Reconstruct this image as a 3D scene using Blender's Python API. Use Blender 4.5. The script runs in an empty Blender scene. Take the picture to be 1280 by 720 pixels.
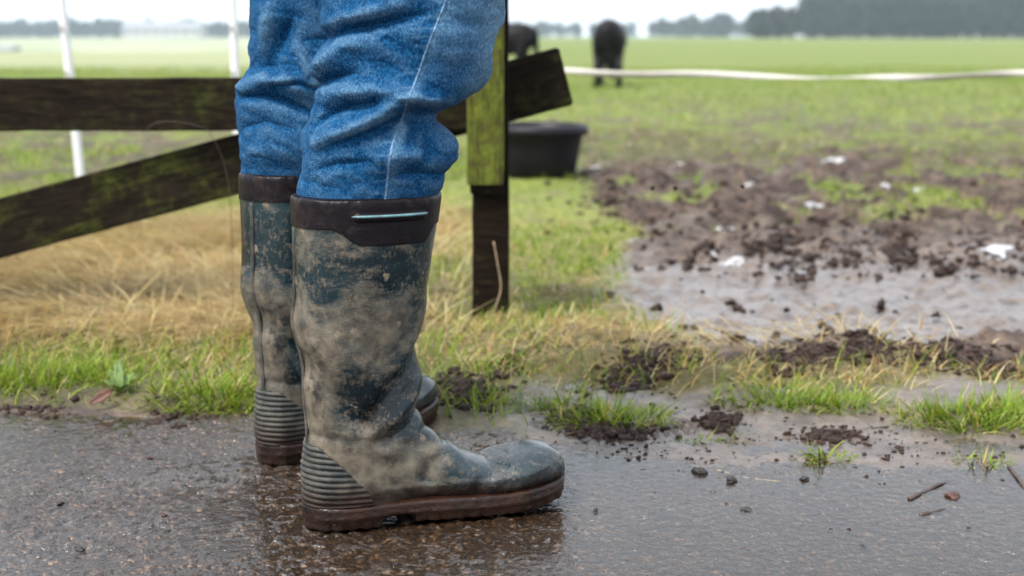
import bpy, bmesh, math, random
import numpy as np
from mathutils import Vector, Matrix
R = math.radians
random.seed(4); rng = np.random.default_rng(7)
sc = bpy.context.scene
C = sc.collection

# ------------------------------------------------------------ camera, sky, sun
H = 0.56                       # lens height above the road (m)
PITCH = math.atan(315/1778.0)  # horizon sits 315 px above the image centre
F = 1778.0                     # focal length in px of a 1280 px wide picture (50 mm)
cam_d = bpy.data.cameras.new('camera'); cam = bpy.data.objects.new('camera', cam_d); C.objects.link(cam)
cam.location = (0, 0, H); cam.rotation_euler = (math.pi/2 - PITCH, 0, 0)
cam_d.sensor_width = 36; cam_d.lens = 50; cam_d.clip_start = 0.05; cam_d.clip_end = 3000
cam_d.dof.use_dof = True; cam_d.dof.focus_distance = 1.60; cam_d.dof.aperture_fstop = 4.5; cam_d.dof.aperture_blades = 7
sc.camera = cam
SUN_EL, SUN_AZ = 57, 224       # sun azimuth measured from +Y clockwise: behind the camera, to its left
w = bpy.data.worlds.new('World'); sc.world = w; w.use_nodes = True
nt = w.node_tree; nt.nodes.clear()
wo = nt.nodes.new('ShaderNodeOutputWorld'); bg = nt.nodes.new('ShaderNodeBackground'); bg.inputs['Strength'].default_value = 0.1
sky = nt.nodes.new('ShaderNodeTexSky'); sky.sky_type = 'NISHITA'; sky.sun_disc = False
sky.sun_elevation = R(SUN_EL); sky.sun_rotation = R(SUN_AZ); sky.dust_density = 4.0; sky.air_density = 1.0
mx = nt.nodes.new('ShaderNodeMix'); mx.data_type = 'RGBA'
mx.inputs[0].default_value = 0.86                      # a closed layer of thin cloud over the blue
nt.links.new(sky.outputs[0], mx.inputs[6]); mx.inputs[7].default_value = (3.6, 3.85, 4.2, 1)
nt.links.new(mx.outputs[2], bg.inputs['Color']); nt.links.new(bg.outputs[0], wo.inputs['Surface'])
sl = bpy.data.lights.new('sun', 'SUN'); sl.energy = 1.5; sl.angle = R(16); sl.color = (1, .96, .9)
so = bpy.data.objects.new('sun', sl); C.objects.link(so)
sd_ = Vector((math.sin(R(SUN_AZ))*math.cos(R(SUN_EL)), math.cos(R(SUN_AZ))*math.cos(R(SUN_EL)), math.sin(R(SUN_EL))))
so.rotation_euler = sd_.to_track_quat('Z', 'Y').to_euler(); so.location = (-3, -4, 8)
vs = sc.view_settings; vs.view_transform = 'Standard'; vs.look = 'None'; vs.gamma = 1; vs.exposure = 2.08; vs.use_curve_mapping = False
sc.render.engine = 'CYCLES'
sc.cycles.use_denoising = True
sc.cycles.max_bounces = 6; sc.cycles.diffuse_bounces = 3; sc.cycles.glossy_bounces = 3; sc.cycles.transparent_max_bounces = 12
sc.cycles.volume_bounces = 1; sc.cycles.sample_clamp_indirect = 6

# ------------------------------------------------------------ helpers
def ang(py): return PITCH + math.atan((py-360)/F)
def at(px, py, D):             # point seen at picture px,py on the upright plane y = D
    z = H - D*math.tan(ang(py))
    depth = D*math.cos(PITCH) + (H-z)*math.sin(PITCH)
    return Vector(((px-640)/F*depth, D, z))
def gnd(px, py, z=0.0):        # point on the level z seen at px,py
    return at(px, py, (H-z)/math.tan(ang(py)))
def sm(x, a, b):
    t = np.clip((np.asarray(x, float)-a)/(b-a), 0, 1); return t*t*(3-2*t)
def _h(ix, iy, iz, seed):
    n = (ix.astype(np.int64)*374761393 + iy.astype(np.int64)*668265263 + iz.astype(np.int64)*1440670441 + seed*974711) & 0xffffffff
    n = ((n ^ (n >> 13))*1274126177) & 0xffffffff
    n = ((n ^ (n >> 16))*2246822519) & 0xffffffff
    return ((n ^ (n >> 15)) & 0xffff)/65535.0
def vn(x, y, z=0.0, seed=0):   # value noise 0..1
    x, y, z = np.broadcast_arrays(np.asarray(x, float), np.asarray(y, float), np.asarray(z, float))
    ix, iy, iz = np.floor(x).astype(np.int64), np.floor(y).astype(np.int64), np.floor(z).astype(np.int64)
    fx, fy, fz = x-ix, y-iy, z-iz
    fx, fy, fz = [t*t*(3-2*t) for t in (fx, fy, fz)]
    out = 0
    for dx in (0, 1):
        for dy in (0, 1):
            for dz in (0, 1):
                wgt = (fx if dx else 1-fx)*(fy if dy else 1-fy)*(fz if dz else 1-fz)
                out = out + wgt*_h(ix+dx, iy+dy, iz+dz, seed)
    return out
def fbm(x, y, z=0.0, seed=0, o=4, g=.5):
    s = 0; a = 1; t = 0
    for k in range(o):
        s = s + a*vn(np.asarray(x)*2**k, np.asarray(y)*2**k, np.asarray(z)*2**k, seed+k*17); t += a; a *= g
    return s/t
def mesh_np(name, V, quads=None, tris=None, smooth=True):
    me = bpy.data.meshes.new(name); V = np.asarray(V, np.float32)
    me.vertices.add(len(V)); me.vertices.foreach_set('co', V.ravel())
    parts = []; 
    nq = 0 if quads is None else len(quads); ntr = 0 if tris is None else len(tris)
    li = np.concatenate(([np.asarray(quads, np.int32).ravel()] if nq else []) + ([np.asarray(tris, np.int32).ravel()] if ntr else []))
    me.loops.add(len(li)); me.loops.foreach_set('vertex_index', li)
    me.polygons.add(nq+ntr)
    st = np.concatenate([np.arange(nq)*4, nq*4+np.arange(ntr)*3]).astype(np.int32)
    me.polygons.foreach_set('loop_start', st)
    me.polygons.foreach_set('use_smooth', np.full(nq+ntr, smooth, bool))
    me.update(calc_edges=True); me.validate()
    return me
def grid_q(n, m, wrap=False):  # n rows of m verts
    i, j = np.meshgrid(np.arange(n-1), np.arange(m if wrap else m-1), indexing='ij')
    j2 = (j+1) % m
    return np.stack([i*m+j, i*m+j2, (i+1)*m+j2, (i+1)*m+j], -1).reshape(-1, 4)
def link(name, me, mat=None, parent=None):
    o = bpy.data.objects.new(name, me); C.objects.link(o)
    if mat and me: me.materials.append(mat)
    if parent: o.parent = parent
    return o
def empty(name, loc=(0, 0, 0), rz=0):
    o = bpy.data.objects.new(name, None); C.objects.link(o); o.location = loc; o.rotation_euler = (0, 0, rz); o.empty_display_size = .1
    return o
def tag(o, label=None, cat=None, group=None, kind=None):
    for k, v in (('label', label), ('category', cat), ('group', group), ('kind', kind)):
        if v: o[k] = v
    return o
def setcol(me, col, name='Col'):
    a = me.color_attributes.new(name, 'FLOAT_COLOR', 'POINT')
    c = np.ones((len(me.vertices), 4), np.float32); c[:, :col.shape[1]] = col
    a.data.foreach_set('color', c.ravel())
def crom(xs, ys, q):           # smooth interpolation through stations
    xs = np.asarray(xs, float); ys = np.asarray(ys, float); q = np.clip(q, xs[0], xs[-1])
    m = np.gradient(ys, xs); k = np.clip(np.searchsorted(xs, q)-1, 0, len(xs)-2)
    h = xs[k+1]-xs[k]; t = (q-xs[k])/h
    return (2*t**3-3*t**2+1)*ys[k] + (t**3-2*t**2+t)*h*m[k] + (-2*t**3+3*t**2)*ys[k+1] + (t**3-t**2)*h*m[k+1]
def pdist(x, z, pl):           # distance to a polyline and position along it (0..1)
    best = np.full(np.shape(x), 1e9); tt = np.zeros(np.shape(x)); n = len(pl)-1
    for k in range(n):
        ax, az = pl[k]; bx, bz = pl[k+1]; dx, dz = bx-ax, bz-az
        t = np.clip(((x-ax)*dx+(z-az)*dz)/(dx*dx+dz*dz+1e-12), 0, 1)
        d = np.hypot(x-ax-t*dx, z-az-t*dz); b = d < best
        best = np.where(b, d, best); tt = np.where(b, (k+t)/n, tt)
    return best, tt
def smooth_by(me):
    me.polygons.foreach_set('use_smooth', np.ones(len(me.polygons), bool))

# ------------------------------------------------------------ materials
class MT:
    def __init__(s, name):
        s.m = bpy.data.materials.new(name); s.m.use_nodes = True; s.t = s.m.node_tree; s.b = s.t.nodes['Principled BSDF']
        s.out = s.t.nodes['Material Output']
    def n(s, typ, **kw):
        nd = s.t.nodes.new('ShaderNode'+typ)
        for k, v in kw.items():
            if k.startswith('i_'):
                nd.inputs[k[2:].replace('_', ' ')].default_value = v
            else: setattr(nd, k, v)
        return nd
    def L(s, a, b): s.t.links.new(a, b)
    def coord(s, kind='Object', scale=None):
        c = s.n('TexCoord').outputs[kind]
        if scale:
            mp = s.n('Mapping'); mp.inputs['Scale'].default_value = scale; s.L(c, mp.inputs[0]); return mp.outputs[0]
        return c
    def noise(s, v, scale, detail=4, rough=.55, dist=0):
        nd = s.n('TexNoise'); nd.inputs['Scale'].default_value = scale; nd.inputs['Detail'].default_value = detail
        nd.inputs['Roughness'].default_value = rough; nd.inputs['Distortion'].default_value = dist
        if v: s.L(v, nd.inputs['Vector'])
        return nd.outputs['Fac']
    def vor(s, v, scale, out='Distance', feat='F1'):
        nd = s.n('TexVoronoi', feature=feat); nd.inputs['Scale'].default_value = scale
        s.L(v, nd.inputs['Vector']); return nd.outputs[out]
    def ramp(s, f, stops):
        nd = s.n('ValToRGB'); e = nd.color_ramp.elements
        while len(e) < len(stops): e.new(.5)
        for q, (p, c) in zip(e, stops):
            q.position = p; q.color = (c, c, c, 1) if isinstance(c, (int, float)) else (*c, 1)
        s.L(f, nd.inputs[0]); return nd.outputs[0]
    def mix(s, f, a, b, mode='MIX'):
        nd = s.n('Mix', data_type='RGBA', blend_type=mode)
        for sock, v in ((nd.inputs[0], f), (nd.inputs[6], a), (nd.inputs[7], b)):
            if isinstance(v, (int, float)): sock.default_value = v if sock.type == 'VALUE' else (v, v, v, 1)
            elif isinstance(v, tuple): sock.default_value = (*v, 1)
            else: s.L(v, sock)
        return nd.outputs[2]
    def math(s, op, a, b=0., clamp=False):
        nd = s.n('Math', operation=op, use_clamp=clamp)
        for sock, v in ((nd.inputs[0], a), (nd.inputs[1], b)):
            if isinstance(v, (int, float)): sock.default_value = v
            else: s.L(v, sock)
        return nd.outputs[0]
    def bump(s, h, strength, dist, normal=None):
        nd = s.n('Bump'); nd.inputs['Strength'].default_value = strength; nd.inputs['Distance'].default_value = dist
        s.L(h, nd.inputs['Height'])
        if normal: s.L(normal, nd.inputs['Normal'])
        return nd.outputs[0]
    def set(s, **kw):
        for k, v in kw.items():
            sock = s.b.inputs[k.replace('_', ' ')]
            if isinstance(v, (int, float)): sock.default_value = v
            elif isinstance(v, tuple): sock.default_value = (*v, 1)
            else: s.L(v, sock)
        return s.m
    def attr(s, name='Col'):
        nd = s.n('Attribute', attribute_name=name); return nd.outputs
    def sep(s, v):
        nd = s.n('SeparateXYZ'); s.L(v, nd.inputs[0]); return nd.outputs

def mat_road():
    m = MT('wet_asphalt'); v = m.coord()
    st = m.n('TexVoronoi'); st.inputs['Scale'].default_value = 230; m.L(v, st.inputs['Vector'])
    sx = m.sep(st.outputs['Color'])
    c = m.ramp(sx[0], [(0, (.006, .004, .003)), (.35, (.018, .010, .005)), (.62, (.040, .021, .010)), (.80, (.022, .018, .016)), (.94, (.085, .050, .027)), (1, (.16, .10, .06))])
    big = m.noise(v, 3.2, 5)
    c = m.mix(m.ramp(big, [(.35, 0.), (.7, .55)]), c, (.018, .0095, .0048))
    c = m.mix(m.ramp(m.noise(v, 26, 3), [(.55, 0.), (.75, .6)]), c, (.010, .006, .004))
    bh = m.math('ADD', m.math('MULTIPLY', st.outputs['Distance'], -1.0), m.math('MULTIPLY', m.noise(v, 420, 2), .5))
    m.set(Base_Color=c, Roughness=m.ramp(m.noise(v, 9, 4), [(.35, .38), (.7, .62)]), Normal=m.bump(bh, .35, .003),
          Coat_Weight=m.ramp(m.noise(v, 5, 4), [(.36, .55), (.6, 1.)]), Coat_Roughness=m.ramp(m.noise(v, 7, 5, .6), [(.38, .05), (.62, .26)]), Coat_IOR=1.45)
    m.L(m.bump(bh, .75, .003), m.b.inputs['Coat Normal'])
    return m.m
def mat_ground():
    m = MT('earth_and_turf'); v = m.coord(); a = m.attr(); s = m.sep(a['Color'])   # r: bare mud, g: straw litter, b: wetness
    n1 = m.noise(v, 45, 5, .65); n2 = m.noise(v, 5, 4); n3 = m.noise(v, .7, 4); n4 = m.noise(v, 220, 3)
    mud = m.ramp(n1, [(.28, (.012, .006, .004)), (.48, (.038, .021, .014)), (.72, (.105, .070, .049))])
    mud = m.mix(m.ramp(n2, [(.4, 0.), (.7, .6)]), mud, (.085, .058, .042))
    mm = m.noise(v, 13, 4, .6)
    mud = m.mix(m.ramp(mm, [(.40, .75), (.52, 0.)]), mud, (.018, .009, .006)); mud = m.mix(m.ramp(mm, [(.52, 0.), (.66, .75)]), mud, (.130, .093, .068))
    pale = m.ramp(n1, [(.3, (.054, .036, .025)), (.7, (.150, .110, .080))]); pale = m.mix(m.ramp(mm, [(.36, .7), (.5, 0.)]), pale, (.045, .028, .020))
    mud = m.mix(s[2], mud, pale)
    gr = m.ramp(n1, [(.3, (.060, .066, .012)), (.55, (.135, .165, .022)), (.75, (.23, .235, .06))])
    gr2 = m.ramp(n3, [(.35, (.075, .142, .005)), (.65, (.125, .150, .012))])
    gr = m.mix(.55, gr, gr2)
    gr = m.mix(m.math('MULTIPLY', m.ramp(n2, [(.52, 0.), (.68, .8)]), .6), gr, (.10, .065, .04))
    st = m.ramp(n1, [(.3, (.12, .07, .026)), (.7, (.50, .36, .16))])
    crop = m.ramp(m.noise(v, .03, 5), [(.35, (.17, .20, .085)), (.65, (.30, .30, .17))]); ca = m.sep(m.attr('Crop')['Color'])
    gr = m.mix(ca[0], gr, crop)
    c = m.mix(s[1], gr, st); c = m.mix(s[0], c, mud)
    rg = m.math('SUBTRACT', .85, m.math('MULTIPLY', s[2], .5)); 
    m.set(Base_Color=c, Roughness=rg, Normal=m.bump(m.math('ADD', n1, m.math('MULTIPLY', n4, .5)), .5, .012),
          Coat_Weight=m.math('MULTIPLY', s[2], .8), Coat_Roughness=.2, Coat_IOR=1.33)
    m.L(m.bump(m.math('ADD', n1, m.math('MULTIPLY', n4, .6)), .35, .010), m.b.inputs['Coat Normal'])
    return m.m
def mat_farfield():
    m = MT('pale_far_field'); v = m.coord(); n = m.noise(v, .03, 5)
    return m.set(Base_Color=m.ramp(n, [(.35, (.15, .19, .07)), (.65, (.26, .27, .14))]), Roughness=.9)
def mat_water():
    m = MT('standing_water'); v = m.coord()
    g = m.n('BsdfGlossy'); g.inputs['Roughness'].default_value = .03; tr = m.n('BsdfTransparent'); tr.inputs[0].default_value = (.93, .88, .8, 1)
    fr = m.n('Fresnel'); fr.inputs['IOR'].default_value = 1.46
    nrm = m.bump(m.noise(v, 75, 4), .24, .004); m.L(nrm, g.inputs['Normal']); m.L(nrm, fr.inputs['Normal'])
    ms = m.n('MixShader'); m.L(fr.outputs[0], ms.inputs[0]); m.L(tr.outputs[0], ms.inputs[1]); m.L(g.outputs[0], ms.inputs[2])
    m.L(ms.outputs[0], m.out.inputs['Surface']); return m.m
def mat_blades():
    m = MT('grass_blades'); a = m.attr()
    nd = m.n('BsdfTranslucent'); m.L(a['Color'], nd.inputs[0])
    m.set(Base_Color=a['Color'], Roughness=.5, Specular_IOR_Level=.35)
    ms = m.n('MixShader'); ms.inputs[0].default_value = .42; m.L(m.b.outputs[0], ms.inputs[1]); m.L(nd.outputs[0], ms.inputs[2])
    m.L(ms.outputs[0], m.out.inputs['Surface']); return m.m
def mat_boot(kind='upper', less=0.):
    m = MT('muddy_rubber_'+kind); v = m.coord(); xyz = m.sep(v)
    rub = m.ramp(m.noise(v, 9, 3), [(.3, (.002, .006, .009)), (.6, (.005, .021, .026)), (.8, (.016, .050, .056))])
    dry = m.ramp(m.noise(v, 60, 4), [(.3, (.050, .039, .028)), (.7, (.225, .188, .135))])
    brown = m.ramp(m.noise(v, 40, 4), [(.3, (.005, .002, .0014)), (.7, (.026, .010, .005))])
    n1 = m.noise(m.coord('Object', (1, 1, .8)), 11, 8, .72, .5); n2 = m.noise(v, 95, 4, .7); vs_ = m.coord('Object', (1, 1, 2.2)); n3 = m.noise(vs_, 34, 5, .7)
    zf = m.n('MapRange'); zf.inputs[1].default_value = 0.0; zf.inputs[2].default_value = .38; m.L(xyz[2], zf.inputs[0]); zf = zf.outputs[0]
    xf = m.n('MapRange'); xf.inputs[1].default_value = -.09; xf.inputs[2].default_value = .24; m.L(xyz[0], xf.inputs[0]); xf = xf.outputs[0]
    if kind == 'upper':
        lo = m.ramp(zf, [(0, .10), (.2, .13), (.32, .06), (.45, .02), (.6, .08), (.76, .03), (1, .0)])
        back = m.ramp(xf, [(0, .12), (.3, .06), (.5, .0), (1, 0.)])
        foot = m.ramp(xf, [(.45, 0.), (.60, .17), (1, .22)])     # the toe has been rinsed by the puddles
        k = m.math('SUBTRACT', m.math('ADD', m.math('ADD', m.math('ADD', m.math('ADD', m.math('MULTIPLY', n1, .58), m.math('MULTIPLY', n3, .34)), .04), lo), back), foot)
        for cx_, cz_, rx_, rz_, am in [(-.01, .235, .06, .045, .045), (-.085, .16, .025, .10, .10), (-.02, .075, .05, .025, .16), (.045, .15, .030, .038, -.22), (-.03, .165, .025, .03, -.10), (.05, .31, .05, .04, -.07), (.02, .335, .09, .012, .06), (-.075, .30, .03, .05, -.10)]:
            ex = m.math('POWER', m.math('MULTIPLY', m.math('SUBTRACT', xyz[0], cx_), 1/rx_), 2.0); ez = m.math('POWER', m.math('MULTIPLY', m.math('SUBTRACT', xyz[2], cz_), 1/rz_), 2.0)
            k = m.math('ADD', k, m.math('MULTIPLY', m.math('EXPONENT', m.math('MULTIPLY', m.math('ADD', ex, ez), -1.0)), am))
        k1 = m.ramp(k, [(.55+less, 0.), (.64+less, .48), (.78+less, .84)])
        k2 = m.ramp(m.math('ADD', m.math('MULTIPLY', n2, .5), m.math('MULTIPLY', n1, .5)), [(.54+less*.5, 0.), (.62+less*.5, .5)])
        sp = m.n('TexVoronoi'); sp.inputs['Scale'].default_value = 58; m.L(m.coord('Object', (1, 1, .7)), sp.inputs['Vector'])
        pick = m.ramp(m.sep(sp.outputs['Color'])[0], [(.84, 0.), (.86, 1.)])
        blob = m.math('MULTIPLY', pick, m.ramp(m.math('ADD', sp.outputs['Distance'], m.math('MULTIPLY', n2, .9)), [(.62, 1.), (.72, 0.)]))
        veil = m.mix(.36, rub, (.050, .053, .062))
        toe = m.ramp(xf, [(.42, 0.), (.6, .75)])
        rub = m.mix(toe, rub, veil)
        c = m.mix(k1, rub, dry); c = m.mix(m.math('MULTIPLY', k2, .75), c, dry)
        fs = m.ramp(m.math('ADD', m.math('MULTIPLY', m.noise(m.coord('Object', (1, 1, .6)), 230, 3, .75), .6), m.math('MULTIPLY', n3, .4)), [(.52, 0.), (.62, .6)])
        c = m.mix(m.math('MULTIPLY', fs, m.math('SUBTRACT', 1.0, m.math('MULTIPLY', toe, .6))), c, (.150, .118, .082))
        c = m.mix(m.math('MULTIPLY', blob, .7), c, (.21, .165, .112))
        dk = m.ramp(m.noise(v, 19, 6, .7), [(.60, 0.), (.68, .85)])
        c = m.mix(dk, c, (.009, .006, .007))
        edge = m.ramp(m.math('ADD', xyz[2], m.math('MULTIPLY', m.noise(v, 30, 4), .03)), [(.052, 1.), (.068, 0.)])
        c = m.mix(m.math('MULTIPLY', edge, .85), c, brown)
        mudk = m.math('MAXIMUM', m.math('MAXIMUM', k1, blob), m.math('MULTIPLY', k2, .7))
        hb = m.math('ADD', m.math('MULTIPLY', mudk, .7), m.math('MULTIPLY', n2, .5))
        rg = m.math('ADD', .20, m.math('MULTIPLY', mudk, .32))
        m.set(Base_Color=c, Roughness=rg, Normal=m.bump(hb, .6, .0026), Coat_Weight=m.math('ADD', .14, m.math('MULTIPLY', toe, .22)), Coat_Roughness=.22, Specular_IOR_Level=.3)
    elif kind == 'band':
        k = m.ramp(m.math('ADD', m.math('MULTIPLY', n2, .4), m.math('MULTIPLY', n1, .6)), [(.53, 0.), (.66, .75)])
        c = m.mix(k, m.ramp(n1, [(.3, (.002, .001, .002)), (.7, (.006, .003, .005))]), (.040, .027, .022))
        m.set(Base_Color=c, Roughness=.42, Normal=m.bump(n2, .4, .002), Specular_IOR_Level=.18)
    elif kind == 'ribs':
        k = m.ramp(m.math('ADD', m.math('MULTIPLY', n2, .35), m.math('MULTIPLY', n1, .65)), [(.35, 0.), (.6, .85)])
        c = m.mix(k, rub, m.mix(.35, dry, (.02, .02, .02))); edge = m.ramp(m.math('ADD', xyz[2], m.math('MULTIPLY', m.noise(v, 30, 4), .02)), [(.046, 1.), (.072, 0.)])
        c = m.mix(edge, c, brown)
        m.set(Base_Color=c, Roughness=.6, Normal=m.bump(n2, .5, .002), Specular_IOR_Level=.3)
    else:
        k = m.ramp(m.math('ADD', m.math('MULTIPLY', n2, .4), m.math('MULTIPLY', n1, .6)), [(.5, 0.), (.68, .55)])
        c = m.mix(m.math('MULTIPLY', k, .7), brown, (.045, .021, .011))
        m.set(Base_Color=c, Roughness=.3, Normal=m.bump(n2, .7, .003), Coat_Weight=.05, Coat_Roughness=.2, Specular_IOR_Level=.3)
    return m.m
def mat_simple(name, col, rough=.6, nscale=30, var=.35, bump=.2, dist=.003, **kw):
    m = MT(name); v = m.coord(); n = m.noise(v, nscale, 5, .6)
    lo = tuple(c*(1-var) for c in col); hi = tuple(min(1, c*(1+var)) for c in col)
    return m.set(Base_Color=m.ramp(n, [(.3, lo), (.7, hi)]), Roughness=rough, Normal=m.bump(n, bump, dist), **kw)
def mat_denim():
    m = MT('blue_denim'); v = m.coord(); a = m.attr(); s = m.sep(a['Color'])      # r: rubbing plus painted fold shading
    n1 = m.noise(m.coord('Object', (1, 1, .55)), 640, 2, .8); n2 = m.noise(v, 260, 3, .7); n3 = m.noise(v, 14, 4)
    tw = m.n('TexWave', wave_type='BANDS', bands_direction='DIAGONAL'); tw.inputs['Scale'].default_value = 240; tw.inputs['Distortion'].default_value = 4; tw.inputs['Detail'].default_value = 2; m.L(v, tw.inputs['Vector'])
    f = m.math('ADD', m.math('ADD', m.math('MULTIPLY', n1, .52), m.math('MULTIPLY', n2, .39)), m.math('MULTIPLY', tw.outputs['Fac'], .09))
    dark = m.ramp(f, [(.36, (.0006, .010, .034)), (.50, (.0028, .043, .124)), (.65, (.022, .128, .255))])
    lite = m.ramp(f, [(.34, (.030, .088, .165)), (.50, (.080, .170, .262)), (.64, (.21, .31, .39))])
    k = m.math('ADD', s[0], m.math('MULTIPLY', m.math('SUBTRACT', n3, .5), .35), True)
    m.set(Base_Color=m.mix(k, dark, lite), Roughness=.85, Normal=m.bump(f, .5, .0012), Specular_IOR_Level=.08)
    return m.m
def mat_wood(name, c0, c1, moss=0., mosscol=(.16, .20, .022), scale=(1, 8, 8)):
    m = MT(name); v = m.coord('Object', scale); w_ = m.coord()
    g = m.noise(v, 9, 6, .7, .6); fine = m.noise(v, 40, 4, .7); b = m.noise(w_, 11, 5, .65); b2 = m.noise(w_, 45, 4, .7)
    c = m.ramp(g, [(.3, c0), (.7, c1)]); c = m.mix(m.ramp(fine, [(.5, 0.), (.75, .6)]), c, tuple(q*.45 for q in c0))
    k = m.ramp(m.math('ADD', m.math('ADD', m.math('MULTIPLY', b, .42), m.math('MULTIPLY', b2, .28)), m.math('MULTIPLY', g, .3)), [(max(0., .62-moss*.38), 0.), (max(.08, .74-moss*.34), 1.)])
    mc = m.ramp(b2, [(.3, tuple(q*.55 for q in mosscol)), (.7, tuple(q*1.5 for q in mosscol))])
    c = m.mix(m.math('MULTIPLY', k, .85), c, mc)
    c = m.mix(m.ramp(m.noise(v, 22, 5, .75, .3), [(.36, .75), (.5, 0.)]), c, tuple(q*.3 for q in c0))
    return m.set(Base_Color=c, Roughness=.85, Specular_IOR_Level=.08, Normal=m.bump(m.math('ADD', fine, b2), .5, .003))

ROAD = mat_road(); GROUND = mat_ground(); WATER = mat_water(); BLADE = mat_blades()
UPPER, BAND, RIBS, SOLE = [mat_boot(k) for k in ('upper', 'band', 'ribs', 'sole')]
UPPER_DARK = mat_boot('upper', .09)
DENIM = mat_denim()
THREAD = mat_simple('pale_seam_thread', (.085, .175, .29), .8, 260, .8)
TEAL = mat_simple('teal_rubber_trim', (.10, .19, .21), .35, 80, .4)
CLOD = mat_simple('dark_wet_mud', (.022, .010, .006), .7, 120, .6, .6, .004, Coat_Weight=.05, Coat_Roughness=.3, Specular_IOR_Level=.3)
STONE = mat_simple('wet_black_stone', (.018, .015, .014), .5, 260, .6, .8, .003)
RUST = mat_simple('reddish_wet_stone', (.060, .022, .015), .5, 260, .6, .8, .003)
TWIG = mat_simple('wet_twig_bark', (.045, .028, .02), .5, 150, .5)
STRAW = mat_simple('dry_straw', (.30, .22, .13), .7, 120, .3)
SNOW = mat_simple('old_snow', (.36, .36, .37), .8, 30, .5, .6, .01)
PLASTIC = mat_simple('black_rubber_tub', (.006, .0045, .008), .5, 12, .3, Specular_IOR_Level=.25)
WHITE = mat_simple('white_plastic', (.62, .63, .64), .45, 20, .08)
TAPE = mat_simple('white_woven_tape', (.46, .43, .39), .6, 60, .12)
PONY = mat_simple('black_pony_coat', (.005, .0035, .0045), .55, 18, .5, Specular_IOR_Level=.18)
LEAF = mat_simple('weed_leaf', (.085, .14, .032), .6, 60, .4)
DEAD = mat_simple('dead_brown_leaf', (.075, .022, .010), .6, 80, .4)
WOOD_DARK = mat_wood('weathered_dark_board', (.006, .0045, .003), (.024, .016, .010), .30, (.030, .034, .009))
WOOD_END = mat_wood('mossy_board', (.006, .0045, .003), (.022, .016, .010), .34, (.045, .052, .009))
WOOD_MOSS = mat_wood('green_algae_plank', (.075, .065, .028), (.16, .15, .05), .95, (.20, .255, .030), (8, 8, 1))
WOOD_POST = mat_wood('dark_wet_post', (.004, .0025, .002), (.018, .011, .006), .12, (.05, .055, .012), (8, 8, 1))

# ------------------------------------------------------------ ground
def edge(x):
    return np.interp(x, [-4, -1, -.5, -.3, -.05, .1, .25, .5, .7, .9, 4], [2.2, 2.13, 2.07, 2.03, 1.99, 1.90, 1.83, 1.82, 1.84, 1.90, 1.95]) \
        + (fbm(x*5, 0.3, 0, 3)-.5)*.10 + (fbm(x*30, 1.7, 0, 5)-.5)*.03
def road_z(x, y):
    lf = (fbm(x*4.5, y*4.5, 0, 21, 3)-.5)*.0048
    fine = (vn(x*190, y*190, 0, 31)-.5)*.0030 + (vn(x*80, y*80, 0, 32)-.5)*.0030 + .002*np.clip(vn(x*120, y*120, 0, 36)-.72, 0, 1)/.28
    return lf + fine + .0008 - .0030*sm(x, -.1, .45) - .0030*np.exp(-((x+.12)/.26)**2-((y-1.62)/.20)**2)
def rid_mask(x, s):
    r_ = np.maximum(np.exp(-((x+.10)/.13)**2-((s-.17)/.10)**2)*.9, np.exp(-((x-.28)/.17)**2-((s-.42)/.09)**2)*1.1)
    return np.maximum(r_, sm(x, .3, .5)*np.exp(-((s-.62+(fbm(x*3, 2, 0, 77)-.5)*.15)/.10)**2)*.9)
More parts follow.
